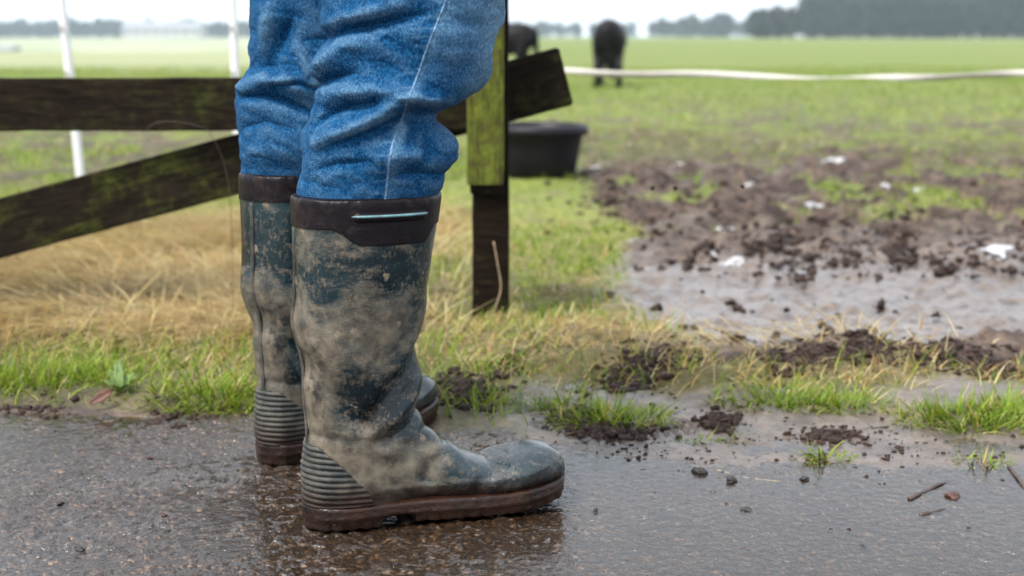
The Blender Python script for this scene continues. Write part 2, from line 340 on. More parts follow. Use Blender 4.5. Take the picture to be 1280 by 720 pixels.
def zones(x, y):
    """bare mud, straw, wet, grass density"""
    n = fbm(x*2.2, y*2.2, 0, 41); n2 = fbm(x*7, y*7, 0, 43); n3 = fbm(x*.6, y*.6, 0, 47)
    s = y-edge(x)
    # churned gateway to the right of the post
    lb = np.interp(y, [2.4, 3.0, 4.0, 5.2, 6.5, 8.0], [.30, .16, .24, .20, .16, .3])
    gate = sm(x-lb+(n-.5)*.35, -.02, .12)*sm(y, 2.38, 2.50)*(1-sm(y+(n3-.5)*4, 5.8, 9.5))
    gate = gate*(1-.9*sm(n2+n*.6+.10*sm(y, 4.5, 7.5)+.05*sm(x, 1.0, 1.8), .92, 1.04)*sm(y, 3.8, 5.0))
    right = sm(x, -.14, .06)
    rmud = right*(1-sm(s+(n2-.5)*.42+(n-.5)*.3, .27, .46))         # mud flat between road and verge
    lmud = (1-right)*(1-sm(s+(n2-.5)*.12, -.01, .04))
    mid = sm(x, -.22, -.08)*(1-sm(x, .12, .34))*sm(s, .0, .05)*(1-sm(s+(n-.5)*.3, .30, .42))
    ridge = sm(x, .1, .3)*sm(s, .42, .52)*(1-sm(s, .66, .78))*sm(n2, .46, .58)
    mud = np.clip(np.maximum.reduce([gate, rmud, lmud, mid*.7, ridge]), 0, 1)
    far = sm(y, 4.5, 6.5)*sm(n2*.45+n*.3+n3*.25, .47, .58)*(1-sm(y, 8, 18))*.85
    left = (1-sm(x, -.5, -.1))*sm(y, 4.8, 5.6)*(1-sm(y, 8, 11))*sm(n2*.6+n*.4, .40, .54)*.9
    mud = np.maximum(mud, np.maximum(far, left))
    straw = (1-sm(x+(n-.5)*.5, -.42, -.08))*sm(y+(n-.5)*.4, 2.40, 2.62)*(1-sm(y+(n-.5)*1.2, 3.7, 5.0))
    straw = np.maximum(straw, .8*sm(x, .12, .25)*(1-sm(x, .45, .9))*sm(y, 2.36, 2.44)*(1-sm(y, 2.48, 2.58)))
    straw = np.maximum(straw, .35*(1-sm(np.abs(x-.0), .15, .5))*sm(y, 2.3, 2.5)*(1-sm(y, 3.0, 3.4))*sm(n2, .45, .55))
    wet = np.maximum(rmud*.85, gate*(1-sm(y+(n-.5)*.5, 3.5, 4.0)))
    wet = np.maximum(wet, gate*.6*sm(n2, .56, .68)); wet = np.maximum(wet, lmud*.35); wet = wet*(1-.9*sm(rid_mask(x, s)*(.6+.8*n2), .3, .6))
    return mud, np.clip(straw, 0, 1), np.clip(wet, 0, 1), gate, s
def ground_z(x, y):
    mud, straw, wet, gate, s = zones(x, y)
    right = sm(x, -.14, .06)
    z = -.03 + .032*sm(s, -.10, .0) + (1-right)*(.004*sm(s, 0, .30)+.013*sm(s, .02, .06)-.010*sm(s, .4, .9)) + right*(.004*sm(s, 0, .3)+.016*sm(s, .40, .55)-.020*sm(s, .62, .95))
    n = fbm(x*9, y*9, 0, 61, 5, .55); nl = fbm(x*28, y*28, 0, 63, 3)
    z = z + (n-.5)*.032*sm(s, .0, .5)*(1-.75*wet) + (n-.5)*.018*sm(s, 0, .05)
    z = z + wet*((fbm(x*24, y*24, 0, 65, 4, .6)-.5)*.014*sm(s, .0, .06))
    # crumbly clods thrown up along the verge
    rid = rid_mask(x, s)
    z = z + rid*(.004+.022*np.clip(n-.40, 0, 1)+.046*(nl-.45))
    ch = gate*sm(y, 3.2, 3.8)
    z = z + ch*((fbm(x*9, y*8, 0, 71, 5, .66)-.50)*.15)
    z = z - gate*(1-sm(y, 3.3, 3.9))*.012 + gate*(1-sm(y, 3.3, 3.9))*(fbm(x*11, y*7, 0, 73, 5, .6)-.5)*.045
    z = z + (fbm(x*.35, y*.35, 0, 81, 3)-.5)*.10*sm(y, 7, 14)
    u = (x-.215)*.92+(y-1.975)*.38; v = -(x-.215)*.38+(y-1.975)*.92                # a boot's tread print
    z = z+.0035*np.sign(np.sin(u*2*math.pi/.017+np.abs(v)*60))*(1-sm(np.hypot(u/.085, v/.04), .7, 1.0))
    # the land falls into a shallow valley far off to the left and climbs again
    k = sm(-x/np.maximum(y, 1), -.02, .22)
    z = z - k*(4.5*sm(y, 32, 330) - 4.0*sm(y, 380, 620))
    return z
def graded(fine_lo, fine_hi, step, lo, hi, g=1.12):
    a = list(np.arange(fine_lo, fine_hi, step)); s_ = step
    while a[-1] < hi: s_ *= g; a.append(min(hi, a[-1]+s_))
    s_ = step
    while a[0] > lo: s_ *= g; a.insert(0, max(lo, a[0]-s_))
    return np.array(a)
xs = graded(-.80, .80, .0028, -40, 40); ys = graded(1.40, 2.10, .0028, -30, 2.32)
X, Y = np.meshgrid(xs, ys)
V = np.stack([X, Y, road_z(X, Y)], -1).reshape(-1, 3)
road = link('road', mesh_np('road', V, grid_q(len(ys), len(xs))), ROAD); tag(road, 'wet brown grey asphalt farm road', kind='structure')
ty = [1.62]; 
while ty[-1] < 9: ty.append(ty[-1]*1.0034)
while ty[-1] < 880: ty.append(ty[-1]*1.025)
tx = graded(-.46, .46, .0021, -3.0, 3.0, 1.15)
TY = np.array(ty); Y, T = np.meshgrid(TY, tx, indexing='ij')
X = T*Y*(1-.72*sm(Y, 60, 900)*sm(np.abs(T), .5, 3))
Z = ground_z(X, Y)
mud, straw, wet, gate, s_ = zones(X, Y)
me = mesh_np('field', np.stack([X, Y, Z], -1).reshape(-1, 3), grid_q(len(TY), len(tx)))
straw = np.maximum(straw, .30*(1-sm(Y, 2.9, 6))*sm(s_, .05, .15))
setcol(me, np.stack([np.maximum(mud, .85*(1-sm(Y, 2.6, 4.6))*(1-.6*straw)), straw, wet], -1).reshape(-1, 3).astype(np.float32))
crop_ = sm(-X/Y, .10, .16)*sm(Y+X*.12, 21, 25); setcol(me, np.stack([crop_]*3, -1).reshape(-1, 3).astype(np.float32), 'Crop')
field = link('field', me, GROUND); tag(field, 'muddy grass field beyond the road verge', kind='structure')
# water lying on road and in the gateway
def water(name, x0, x1, y0, y1, z, lab):
    gx = np.linspace(x0, x1, 60); gy = np.linspace(y0, y1, 30); A, B = np.meshgrid(gx, gy)
    m_ = mesh_np(name, np.stack([A, B, np.full(A.shape, z)], -1).reshape(-1, 3), grid_q(30, 60))
    return tag(link(name, m_, WATER), lab, kind='structure')
water('road_puddle', -3, 3, .6, 2.3, +.0005, 'thin film of water filling the low spots of the road')
water('field_puddle', .15, 3.5, 2.45, 4.4, -.021, 'shallow muddy water lying in the field gateway')

# ------------------------------------------------------------ grass
def blades(P, length, width, lean, heading, bend, col, seg=3, tipcol=None):
    n = len(P); k = seg+1
    t = np.linspace(0, 1, k)[None, :, None]
    d = np.stack([np.cos(heading), np.sin(heading)], -1)[:, None, :]
    L = length[:, None, None]
    a = lean[:, None, None] + bend[:, None, None]*t*.5
    hor = np.sin(a)*t*L; ver = np.maximum(np.cos(a), -.2)*t*L
    base = np.concatenate([P[:, None, :2]+d*hor, P[:, None, 2:]+ver], -1)
    side = np.stack([-np.sin(heading+.6), np.cos(heading+.6), np.zeros(n)], -1)[:, None, :]
    wd = width[:, None, None]*(1-t**1.5)*.5
    A = base+side*wd; B = (base-side*wd)[:, :-1]
    V = np.concatenate([A, B], 1)               # k + seg verts
    m_ = k+seg; off = (np.arange(n)*m_)[:, None, None]
    q = np.array([[i, i+1, k+i+1, k+i] for i in range(seg-1)])[None]
    q = (q+off).reshape(-1, 4)
    tr = (np.array([[seg-1, seg, k+seg-1]])[None]+off).reshape(-1, 3)
    tt = np.concatenate([np.linspace(0, 1, k), np.linspace(0, 1, k)[:-1]])[None, :, None]
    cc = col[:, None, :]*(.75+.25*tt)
    if tipcol is not None: cc = cc*(1-tt**2)+tipcol[:, None, :]*tt**2
    me = mesh_np('blades', V.reshape(-1, 3), q, tr)
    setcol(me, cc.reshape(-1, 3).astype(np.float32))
    return me
GREEN = np.array([[.095, .165, .008], [.165, .26, .012], [.24, .32, .022], [.33, .345, .055]])
TAN = np.array([[.52, .37, .13], [.62, .49, .21], [.42, .26, .085], [.68, .58, .30]])
def pickcol(n, tanp):
    g = GREEN[rng.choice(4, n, p=[.25, .35, .28, .12])]*rng.uniform(.75, 1.3, (n, 1)); t = TAN[rng.integers(0, 4, n)]*rng.uniform(.7, 1.15, (n, 1))
    return np.where((rng.random(n) < tanp)[:, None], t, g)
def scatter(n, x0, x1, y0, y1, fan=None):
    y = y0+(y1-y0)*rng.random(n)
    if fan: y = np.sqrt(y0**2+(y1**2-y0**2)*rng.random(n)); x = (rng.random(n)*2-1)*fan*y
    else: x = x0+(x1-x0)*rng.random(n)
    return x, y
def field_blades(name, lab, n, box, fan, ln, wd, dens, tanf, lean, mode='grass'):
    x, y = scatter(n, *box, fan=fan); mud, straw, wet, gate, s = zones(x, y)
    d = dens(x, y, mud, straw, s); keep = rng.random(n) < d; x, y, mud, straw, s = [q[keep] for q in (x, y, mud, straw, s)]
    n = len(x); z = ground_z(x, y)-.004
    cl = fbm(x*14, y*14, 0, 91)
    L = rng.uniform(ln[0], ln[1], n)*(.45+1.1*cl); W = rng.uniform(wd[0], wd[1], n)
    col = pickcol(n, tanf(x, y, mud, straw, s))
    istan = (col[:, 0] > .3)
    le = np.abs(rng.normal(lean[0], lean[1], n)); le = np.clip(np.where(istan, le*1.6+.15, le), 0, 1.5)
    hd = rng.random(n)*2*math.pi; be = rng.uniform(.2, 1.3, n)
    me = blades(np.stack([x, y, z], -1), L, W, le, hd, be, col, 3)
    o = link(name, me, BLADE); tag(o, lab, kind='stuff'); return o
field_blades('verge_grass', 'short wet green grass along the verge of the road', 62000, (-1.5, 1.6, 1.98, 2.75), None, (.014, .062), (.0015, .0038),
    lambda x, y, m, st, s: sm(s, .0, .05)*np.clip(1.02-m*1.02, 0, 1)*(1-.45*st)*(.55+.45*sm(fbm(x*6, y*6, 0, 95), .38, .58)),
    lambda x, y, m, st, s: np.clip(.14+.70*st+.38*sm(s, .08, .4)+.30*sm(fbm(x*4, y*4, 0, 97), .5, .65), 0, 1), (.65, .45))
field_blades('field_grass', 'short green grass between the road and the tub', 110000, (-1.5, 1.6, 2.7, 7.0), .46, (.018, .048), (.0025, .005),
    lambda x, y, m, st, s: np.clip(1-m*1.05, 0, 1)*(1-.7*st)*(1-.9*(np.hypot(x-.1, (y-4.9)*.6) < .45)), lambda x, y, m, st, s: np.clip(.16+.5*st, 0, 1), (.45, .3))
field_blades('pasture_grass', 'grazed green grass around the ponies', 110000, (-1, 1, 6.8, 26), .44, (.02, .05), (.007, .014),
    lambda x, y, m, st, s: np.clip(1-m*.9, 0, 1), lambda x, y, m, st, s: np.clip(.10+.35*m+.30*(1-sm(y, 8, 14)), 0, 1), (.5, .3))
# matted dry grass: long pale stems lying over each other
def straw_mat(name, lab, n, box, ln, thr):
    x, y = scatter(n, *box); mud, straw, wet, gate, s = zones(x, y)
    k = rng.random(n) < np.clip(straw*1.15, 0, 1)*thr; x, y, straw = x[k], y[k], straw[k]; n = len(x)
    z = ground_z(x, y)+rng.random(n)*.035*sm(fbm(x*3, y*3, 0, 99), .35, .65)
    flow = fbm(x*1.3, y*1.3, 0, 103)*7+rng.normal(0, .75, n)
    col = TAN[rng.integers(0, 4, n)]*rng.uniform(.55, 1.15, (n, 1))
    me = blades(np.stack([x, y, z], -1), rng.uniform(ln[0], ln[1], n)*np.where(x > -.1, .42, 1), rng.uniform(.0018, .0042, n), rng.uniform(1.15, 1.55, n), flow, rng.uniform(.0, .7, n), col, 3)
    o = link(name, me, BLADE); tag(o, lab, kind='stuff')
straw_mat('dry_grass', 'matted dry straw coloured grass under the fence', 52000, (-2.0, .9, 2.30, 5.0), (.08, .26), 1.0)

def tuft(px, py, r, n, ln, lab, tan=.06, lean=.35):
    n = int(n*.62); p = gnd(px, py, .01); a = rng.random(n)*2*math.pi; rr = r*np.sqrt(rng.random(n))
    x = p.x+np.cos(a)*rr*1.35; y = p.y+np.sin(a)*rr*.8; z = np.maximum(ground_z(x, y), -.001)-.004
    z0 = float(ground_z(np.array([p.x]), np.array([p.y]))[0])
    V_ = np.stack([x-p.x, y-p.y, z-z0], -1)
    me = blades(V_, rng.uniform(ln[0]*.6, ln[1]*1.15, n)*(1.1-.5*rr/r), rng.uniform(.0018, .0042, n), np.clip(lean*rr/r*1.8+np.abs(rng.normal(0, .42, n)), 0, 1.4),
                a+rng.normal(0, 1.1, n), rng.uniform(.1, 1.7, n), pickcol(n, np.full(n, tan)), 4)
    o = link('grass_tuft', me, BLADE); o.location = (p.x, p.y, z0); tag(o, lab, 'grass', 'tufts of grass in the mud'); return o
for a_ in [
    (700, 505, .045, 420, (.03, .06), 'small bright grass tuft between the crumbly mud and the broad tuft'),
    (762, 520, .070, 900, (.035, .068), 'broad bright green grass tuft just beyond the toe of the near boot'),
    (975, 500, .085, 900, (.03, .065), 'long low grass tuft between mud ridge and wet mud flat'),
    (1050, 505, .055, 520, (.03, .06), 'green grass tuft at the end of the long low tuft'),
    (1215, 520, .085, 1200, (.035, .07), 'thick dark green grass tuft on the verge edge beside the wet mud'),
    (1290, 515, .080, 1000, (.035, .075), 'thick grass tuft at the outer end of the verge'),
    (1225, 570, .028, 140, (.02, .04), 'tiny grass sprig in wet mud before the thick dark tuft'),
    (1032, 565, .030, 190, (.02, .04), 'tiny grass sprig alone on the wet mud flat with yellowed blades'),
    (872, 545, .022, 110, (.018, .034), 'tiny grass sprig in mud beside the tread print'),
    (918, 543, .018, 80, (.014, .028), 'thin yellow grass sprig on the mud flat'),
    (612, 500, .030, 170, (.02, .045), 'sparse grass tuft among crumbly mud by the far boot toe'),
    (270, 500, .085, 1100, (.03, .065), 'lush grass tuft at the road edge beside the far boot heel'),
    (30, 480, .090, 1000, (.03, .07), 'lush grass tuft at the road edge by the fence brace'),
    (110, 478, .070, 600, (.03, .06), 'yellowing grass tuft at the road edge beside the leafy weed')]:
    tuft(*a_)

# ------------------------------------------------------------ boots
def sect(cx, cy, a, b, z=None, n=64, e=2.3):     # superellipse ring in plan
    t = np.linspace(0, 2*math.pi, n, endpoint=False)
    c, s = np.cos(t), np.sin(t)
    return cx+a*np.sign(c)*np.abs(c)**(2/e), cy+b*np.sign(s)*np.abs(s)**(2/e)
def loft_mesh(rings):
    n = len(rings); m = len(rings[0]); V = np.concatenate(rings)
    q = grid_q(n, m, True)
    c0, c1 = len(V), len(V)+1
    V = np.vstack([V, rings[0].mean(0), rings[-1].mean(0)])
    j = np.arange(m); tr = np.concatenate([np.stack([np.full(m, c0), (j+1) % m, j], -1), np.stack([np.full(m, c1), (n-1)*m+j, (n-1)*m+(j+1) % m], -1)])
    return V, q, tr
def remeshed(parts, voxel, smooth_it):
    Vs, Qs, Ts, o = [], [], [], 0
    for V, q, t in parts: Vs.append(V); Qs.append(q+o); Ts.append(t+o); o += len(V)
    me = mesh_np('tmp', np.concatenate(Vs), np.concatenate(Qs), np.concatenate(Ts))
    ob = bpy.data.objects.new('tmp', me); C.objects.link(ob)
    bm = bmesh.new(); bm.from_mesh(me); bmesh.ops.recalc_face_normals(bm, faces=bm.faces); bm.to_mesh(me); bm.free()
    r = ob.modifiers.new('r', 'REMESH'); r.mode = 'VOXEL'; r.voxel_size = voxel
    s = ob.modifiers.new('s', 'SMOOTH'); s.iterations = smooth_it; s.factor = .5
    dg = bpy.context.evaluated_depsgraph_get(); ev = ob.evaluated_get(dg)
    out = bpy.data.meshes.new_from_object(ev); bpy.data.objects.remove(ob)
    smooth_by(out); return out
def co(me):
    a = np.empty(len(me.vertices)*3, np.float32); me.vertices.foreach_get('co', a); return a.reshape(-1, 3).astype(float)
def nor(me):
    a = np.empty(len(me.vertices)*3, np.float32); me.vertices.foreach_get('normal', a); return a.reshape(-1, 3).astype(float)
def setco(me, P): me.vertices.foreach_set('co', P.astype(np.float32).ravel()); me.update()

SZ = [.022, .05, .075, .10, .14, .18, .227, .27, .32, .384]
SB = [-.078, -.0815, -.0815, -.079, -.080, -.085, -.088, -.0885, -.088, -.088]
SF = [.045, .055, .062, .061, .053, .051, .054, .061, .070, .081]
SW = [.035, .037, .039, .041, .045, .052, .059, .063, .065, .066]
FX = [-.083, -.075, -.055, -.03, 0, .04, .067, .087, .112, .147, .182, .207, .222, .231, .235]
FW = [.008, .022, .034, .037, .037, .038, .041, .0435, .047, .0495, .0475, .041, .033, .022, .009]
FT = [.085, .09, .10, .10, .11, .113, .105, .090, .073, .0655, .0735, .0735, .067, .056, .044]
def spring(x): return .012*np.clip((np.asarray(x)-.13)/.105, 0, 1)**2
def boot_shape(side):
    rings = []
    for z in np.linspace(SZ[0], SZ[-1], 60):
        b, f, wv = crom(SZ, SB, z), crom(SZ, SF, z), crom(SZ, SW, z)
        x, y = sect((b+f)/2, 0, (f-b)/2, wv, n=72)
        rings.append(np.stack([x, y, np.full_like(x, z)], -1))
    rings2 = []
    for x in np.linspace(FX[0], FX[-1], 90):
        wv, zt = crom(FX, FW, x), crom(FX, FT, x); zb = .018+spring(x)
        t = np.linspace(0, 2*math.pi, 60, endpoint=False); c, s = np.cos(t), np.sin(t); e = 2.5
        yc = side*.006*np.clip((x-.05)/.15, 0, 1)      # the toe swings inward a little
        yy = yc+wv*np.sign(c)*np.abs(c)**(2/e); zz = (zt+zb)/2+(zt-zb)/2*np.sign(s)*np.abs(s)**(2/(2.2 if x > .1 else 2.6))
        rings2.append(np.stack([np.full_like(yy, x), yy, zz], -1))
    me = remeshed([loft_mesh(rings), loft_mesh(rings2)], .0032, 7)
    P = co(me); N = nor(me); x, y, z = P.T
    d = np.zeros(len(P))
    for pl, wd_, dp in [   # soft creases of the shaft above the ankle and over the instep
        ([(.064, .235), (.03, .19), (-.005, .150), (-.02, .125)], .010, -.0055),
        ([(.060, .185), (.035, .150), (.01, .128)], .009, .0045),
        ([(.066, .262), (.045, .225), (.02, .195)], .011, .0035),
        ([(.066, .150), (.035, .118), (.0, .105)], .008, -.0045),
        ([(-.09, .20), (-.06, .165), (-.035, .135)], .013, -.005),
        ([(-.095, .25), (-.05, .21), (-.01, .18)], .014, .0025),
        ([(.085, .095), (.060, .072), (.05, .055)], .008, -.003),
        ([(.135, .062), (.115, .045), (.11, .035)], .009, -.0028),
        ([(.155, .062), (.17, .045)], .010, .0018),
        ([(-.08, .115), (-.03, .108), (.03, .098), (.07, .095)], .004, -.0012)]:
        q, _ = pdist(x, z, pl); d += 1.35*dp*np.exp(-(q/wd_)**2)
    d += (fbm(x*22+5, y*22, z*16, 7+side, 3)-.5)*.0030*sm(z, .05, .12)
    d += (fbm(x*55, y*55, z*40, 27+side, 2)-.5)*.0012
    # welted edge above the foot, running round from heel to toe
    wl = np.abs(z-(.046+spring(x)*1.4+.004*sm(x, .1, .22)))
    d += .0014*np.exp(-(wl/.0022)**2)*sm(x, -.02, .01)
    P = P+N*d[:, None]; setco(me, P); return me
def shell(src, sel, off, thick, fn=None, cuts=0):
    """a raised skin cut from the boot's own surface"""
    if cuts:
        bm = bmesh.new(); bm.from_mesh(src); P = co(src); bm.verts.ensure_lookup_table(); mk = sel(P)
        bmesh.ops.delete(bm, geom=[f for f in bm.faces if not any(mk[v.index] for v in f.verts)], context='FACES')
        bmesh.ops.subdivide_edges(bm, edges=bm.edges, cuts=cuts, use_grid_fill=True, smooth=.6)
        src = bpy.data.meshes.new('sub'); bm.to_mesh(src); bm.free()
    P = co(src); N = nor(src); mask = sel(P)
    qs = [tuple(p.vertices) for p in src.polygons if all(mask[i] for i in p.vertices)]
    used = sorted({i for q in qs for i in q}); mp = {v: i for i, v in enumerate(used)}
    p, nn = P[used], N[used]; o = off+(fn(p) if fn else 0)
    top = p+nn*np.reshape(o+np.zeros(len(p)), (-1, 1)); bot = p-nn*thick
    bm = bmesh.new(); tv = [bm.verts.new(v) for v in top]; bv = [bm.verts.new(v) for v in bot]
    from collections import Counter
    ed = Counter(); 
    for q in qs:
        bm.faces.new([tv[mp[i]] for i in q])
        for a, b in zip(q, q[1:]+q[:1]): ed[(a, b)] += 1
    for (a, b) in ed:
        if (b, a) not in ed: bm.faces.new([tv[mp[b]], tv[mp[a]], bv[mp[a]], bv[mp[b]]])
    m_ = bpy.data.meshes.new('shell'); bm.to_mesh(m_); bm.free(); smooth_by(m_); return m_
def sole_mesh(side):
    parts = []
    def slab(x0, x1, zb, zt, grow, n=70):
        rings = []
        for x in np.linspace(x0, x1, n):
            wv = crom(FX, FW, np.clip(x, FX[0], FX[-1]))+grow
            if x > .225: wv = min(wv, .024*math.sqrt(max(0, (x1-x)/(x1-.225)))+.002)
            if x < -.07: wv = min(wv, .030*math.sqrt(max(0, (x-x0)/(-.07-x0)))+.002)
            yc = side*.006*np.clip((x-.05)/.15, 0, 1); t = np.linspace(0, 2*math.pi, 48, endpoint=False); c, s = np.cos(t), np.sin(t); e = 5
            lo, hi = zb(x), zt(x)
            rings.append(np.stack([np.full(48, x), yc+wv*np.sign(c)*np.abs(c)**(2/e), (lo+hi)/2+(hi-lo)/2*np.sign(s)*np.abs(s)**(2/e)], -1))
        return loft_mesh(rings)
    sp = lambda x: float(spring(x))
    parts.append(slab(-.087, .2375, lambda x: .015+sp(x), lambda x: .031+sp(x)*.8, .0022))          # foxing
    parts.append(slab(-.088, .2390, lambda x: .014+sp(x), lambda x: .0195+sp(x), .0034))              # lip
    parts.append(slab(-.085, -.002, lambda x: .0, lambda x: .018, .001, 30))                          # heel block
    parts.append(slab(.038, .236, lambda x: .0015+sp(x), lambda x: .018+sp(x), .001, 60))             # tread
    me = remeshed(parts, .0024, 2); P = co(me); N = nor(me); x, y, z = P.T
    zz = z-spring(x)
    d = .0004*np.exp(-((zz-.027)/.0022)**2)+(fbm(x*60, y*60, z*60, 57, 3)-.5)*.0020
    d -= .0010*(zz < .009)*(np.sin(x*2*math.pi/.016) > .35)
    setco(me, P+N*d[:, None]); return me
def band_low(x, y, near):       # scalloped lower edge of the dark top band
    zl = .352-.018*sm(x, -.06, -.025)*(1-sm(x, .045, .066))
    return np.where(near, zl, .352)
def make_boot(side, parent, loc, yaw):
    """side -1: outer face looks along local -y"""
    me = boot_shape(side)
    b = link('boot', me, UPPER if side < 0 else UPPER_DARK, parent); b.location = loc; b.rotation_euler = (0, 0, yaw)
    P = co(me)
    out = lambda p: (p[:, 1]*side > .0)
    bandm = shell(me, lambda p: (p[:, 2] > band_low(p[:, 0], p[:, 1], out(p))), .0014, .002, None, 2)
    link('top_band', bandm, BAND, b)
    # moulded strap slot on the outer face
    xs_ = np.linspace(-.038, .052, 40); r = []
    def surf(x, z):
        i = np.argmin((P[:, 0]-x)**2+(P[:, 2]-z)**2+1e3*(P[:, 1]*side < 0)); return P[i, 1]
    yb = np.array([surf(x, .367) for x in xs_]); yb = np.convolve(np.pad(yb, 4, 'edge'), np.ones(9)/9, 'valid')
    for (nm, zc, hh, pr, mt) in (('strap_slot', .3655, .0062, .0048, BAND), ('slot_trim', .3670, .0022, .0066, TEAL)):
        rr = []
        for k, x in enumerate(xs_):
            t = np.linspace(0, 2*math.pi, 12, endpoint=False); edge_ = min(1, k/3+.15, (39-k)/3+.15)
            rr.append(np.stack([np.full(12, x), yb[k]+side*pr*np.cos(t)*edge_, zc-.004*(x+.04)/.09*0+hh*np.sin(t)*edge_], -1))
        V_, q_, t_ = loft_mesh(rr); link(nm, mesh_np(nm, V_, q_, t_), mt, b)
    # ribbed heel guard
    def hsel(p): 
        lim = -.022-.052*np.clip((p[:, 2]-.045)/.06, 0, 1)**1.3+.012*np.clip((.06-p[:, 2])/.03, 0, 1)
        return (p[:, 2] > .030) & (p[:, 2] < .104) & (p[:, 0] < lim)
    pitch = .0068
    rib = shell(me, hsel, .0008, .001, lambda p: .0030*np.abs(np.sin((p[:, 2]+.025*(p[:, 0]+.085))*math.pi/pitch))**.8, 2)
    link('heel_guard', rib, RIBS, b)
    # back seam strip
    zs = np.linspace(.10, .350, 50); rr = []; bx_ = []
    for z in zs:
        k = np.abs(P[:, 2]-z) < .004; bx_.append(P[k, 0].min())
    bx_ = np.convolve(np.pad(bx_, 4, 'edge'), np.ones(9)/9, 'valid')
    for z, bx1 in zip(zs, bx_):
        t = np.linspace(0, 2*math.pi, 8, endpoint=False)
        rr.append(np.stack([bx1+.0022*np.cos(t), .0035*np.sin(t), np.full(8, z)], -1))
    V_, q_, t_ = loft_mesh(rr); link('back_seam', mesh_np('bs', V_, q_, t_), RIBS, b)
    link('sole', sole_mesh(side), SOLE, b)
    return b

person = empty('person', (-.18, 1.70, 0))
tag(person, 'person in blue jeans and muddy rubber boots standing on the wet road', 'person')
def wloc(v): return Vector(v)-Vector(person.location)
N_YAW, F_YAW = R(21), R(49)
NB = Vector((-.161, 1.602, .0)); FB = Vector((-.331, 1.812, 0))+Vector((math.cos(F_YAW), math.sin(F_YAW), 0))*.085
nb = make_boot(-1, person, wloc(NB), N_YAW); tag(nb, 'muddy dark teal rubber boot with wide scalloped top band')
fb = make_boot(1, person, wloc(FB), F_YAW); tag(fb, 'dark muddy rubber boot set back with its toe turned outward')

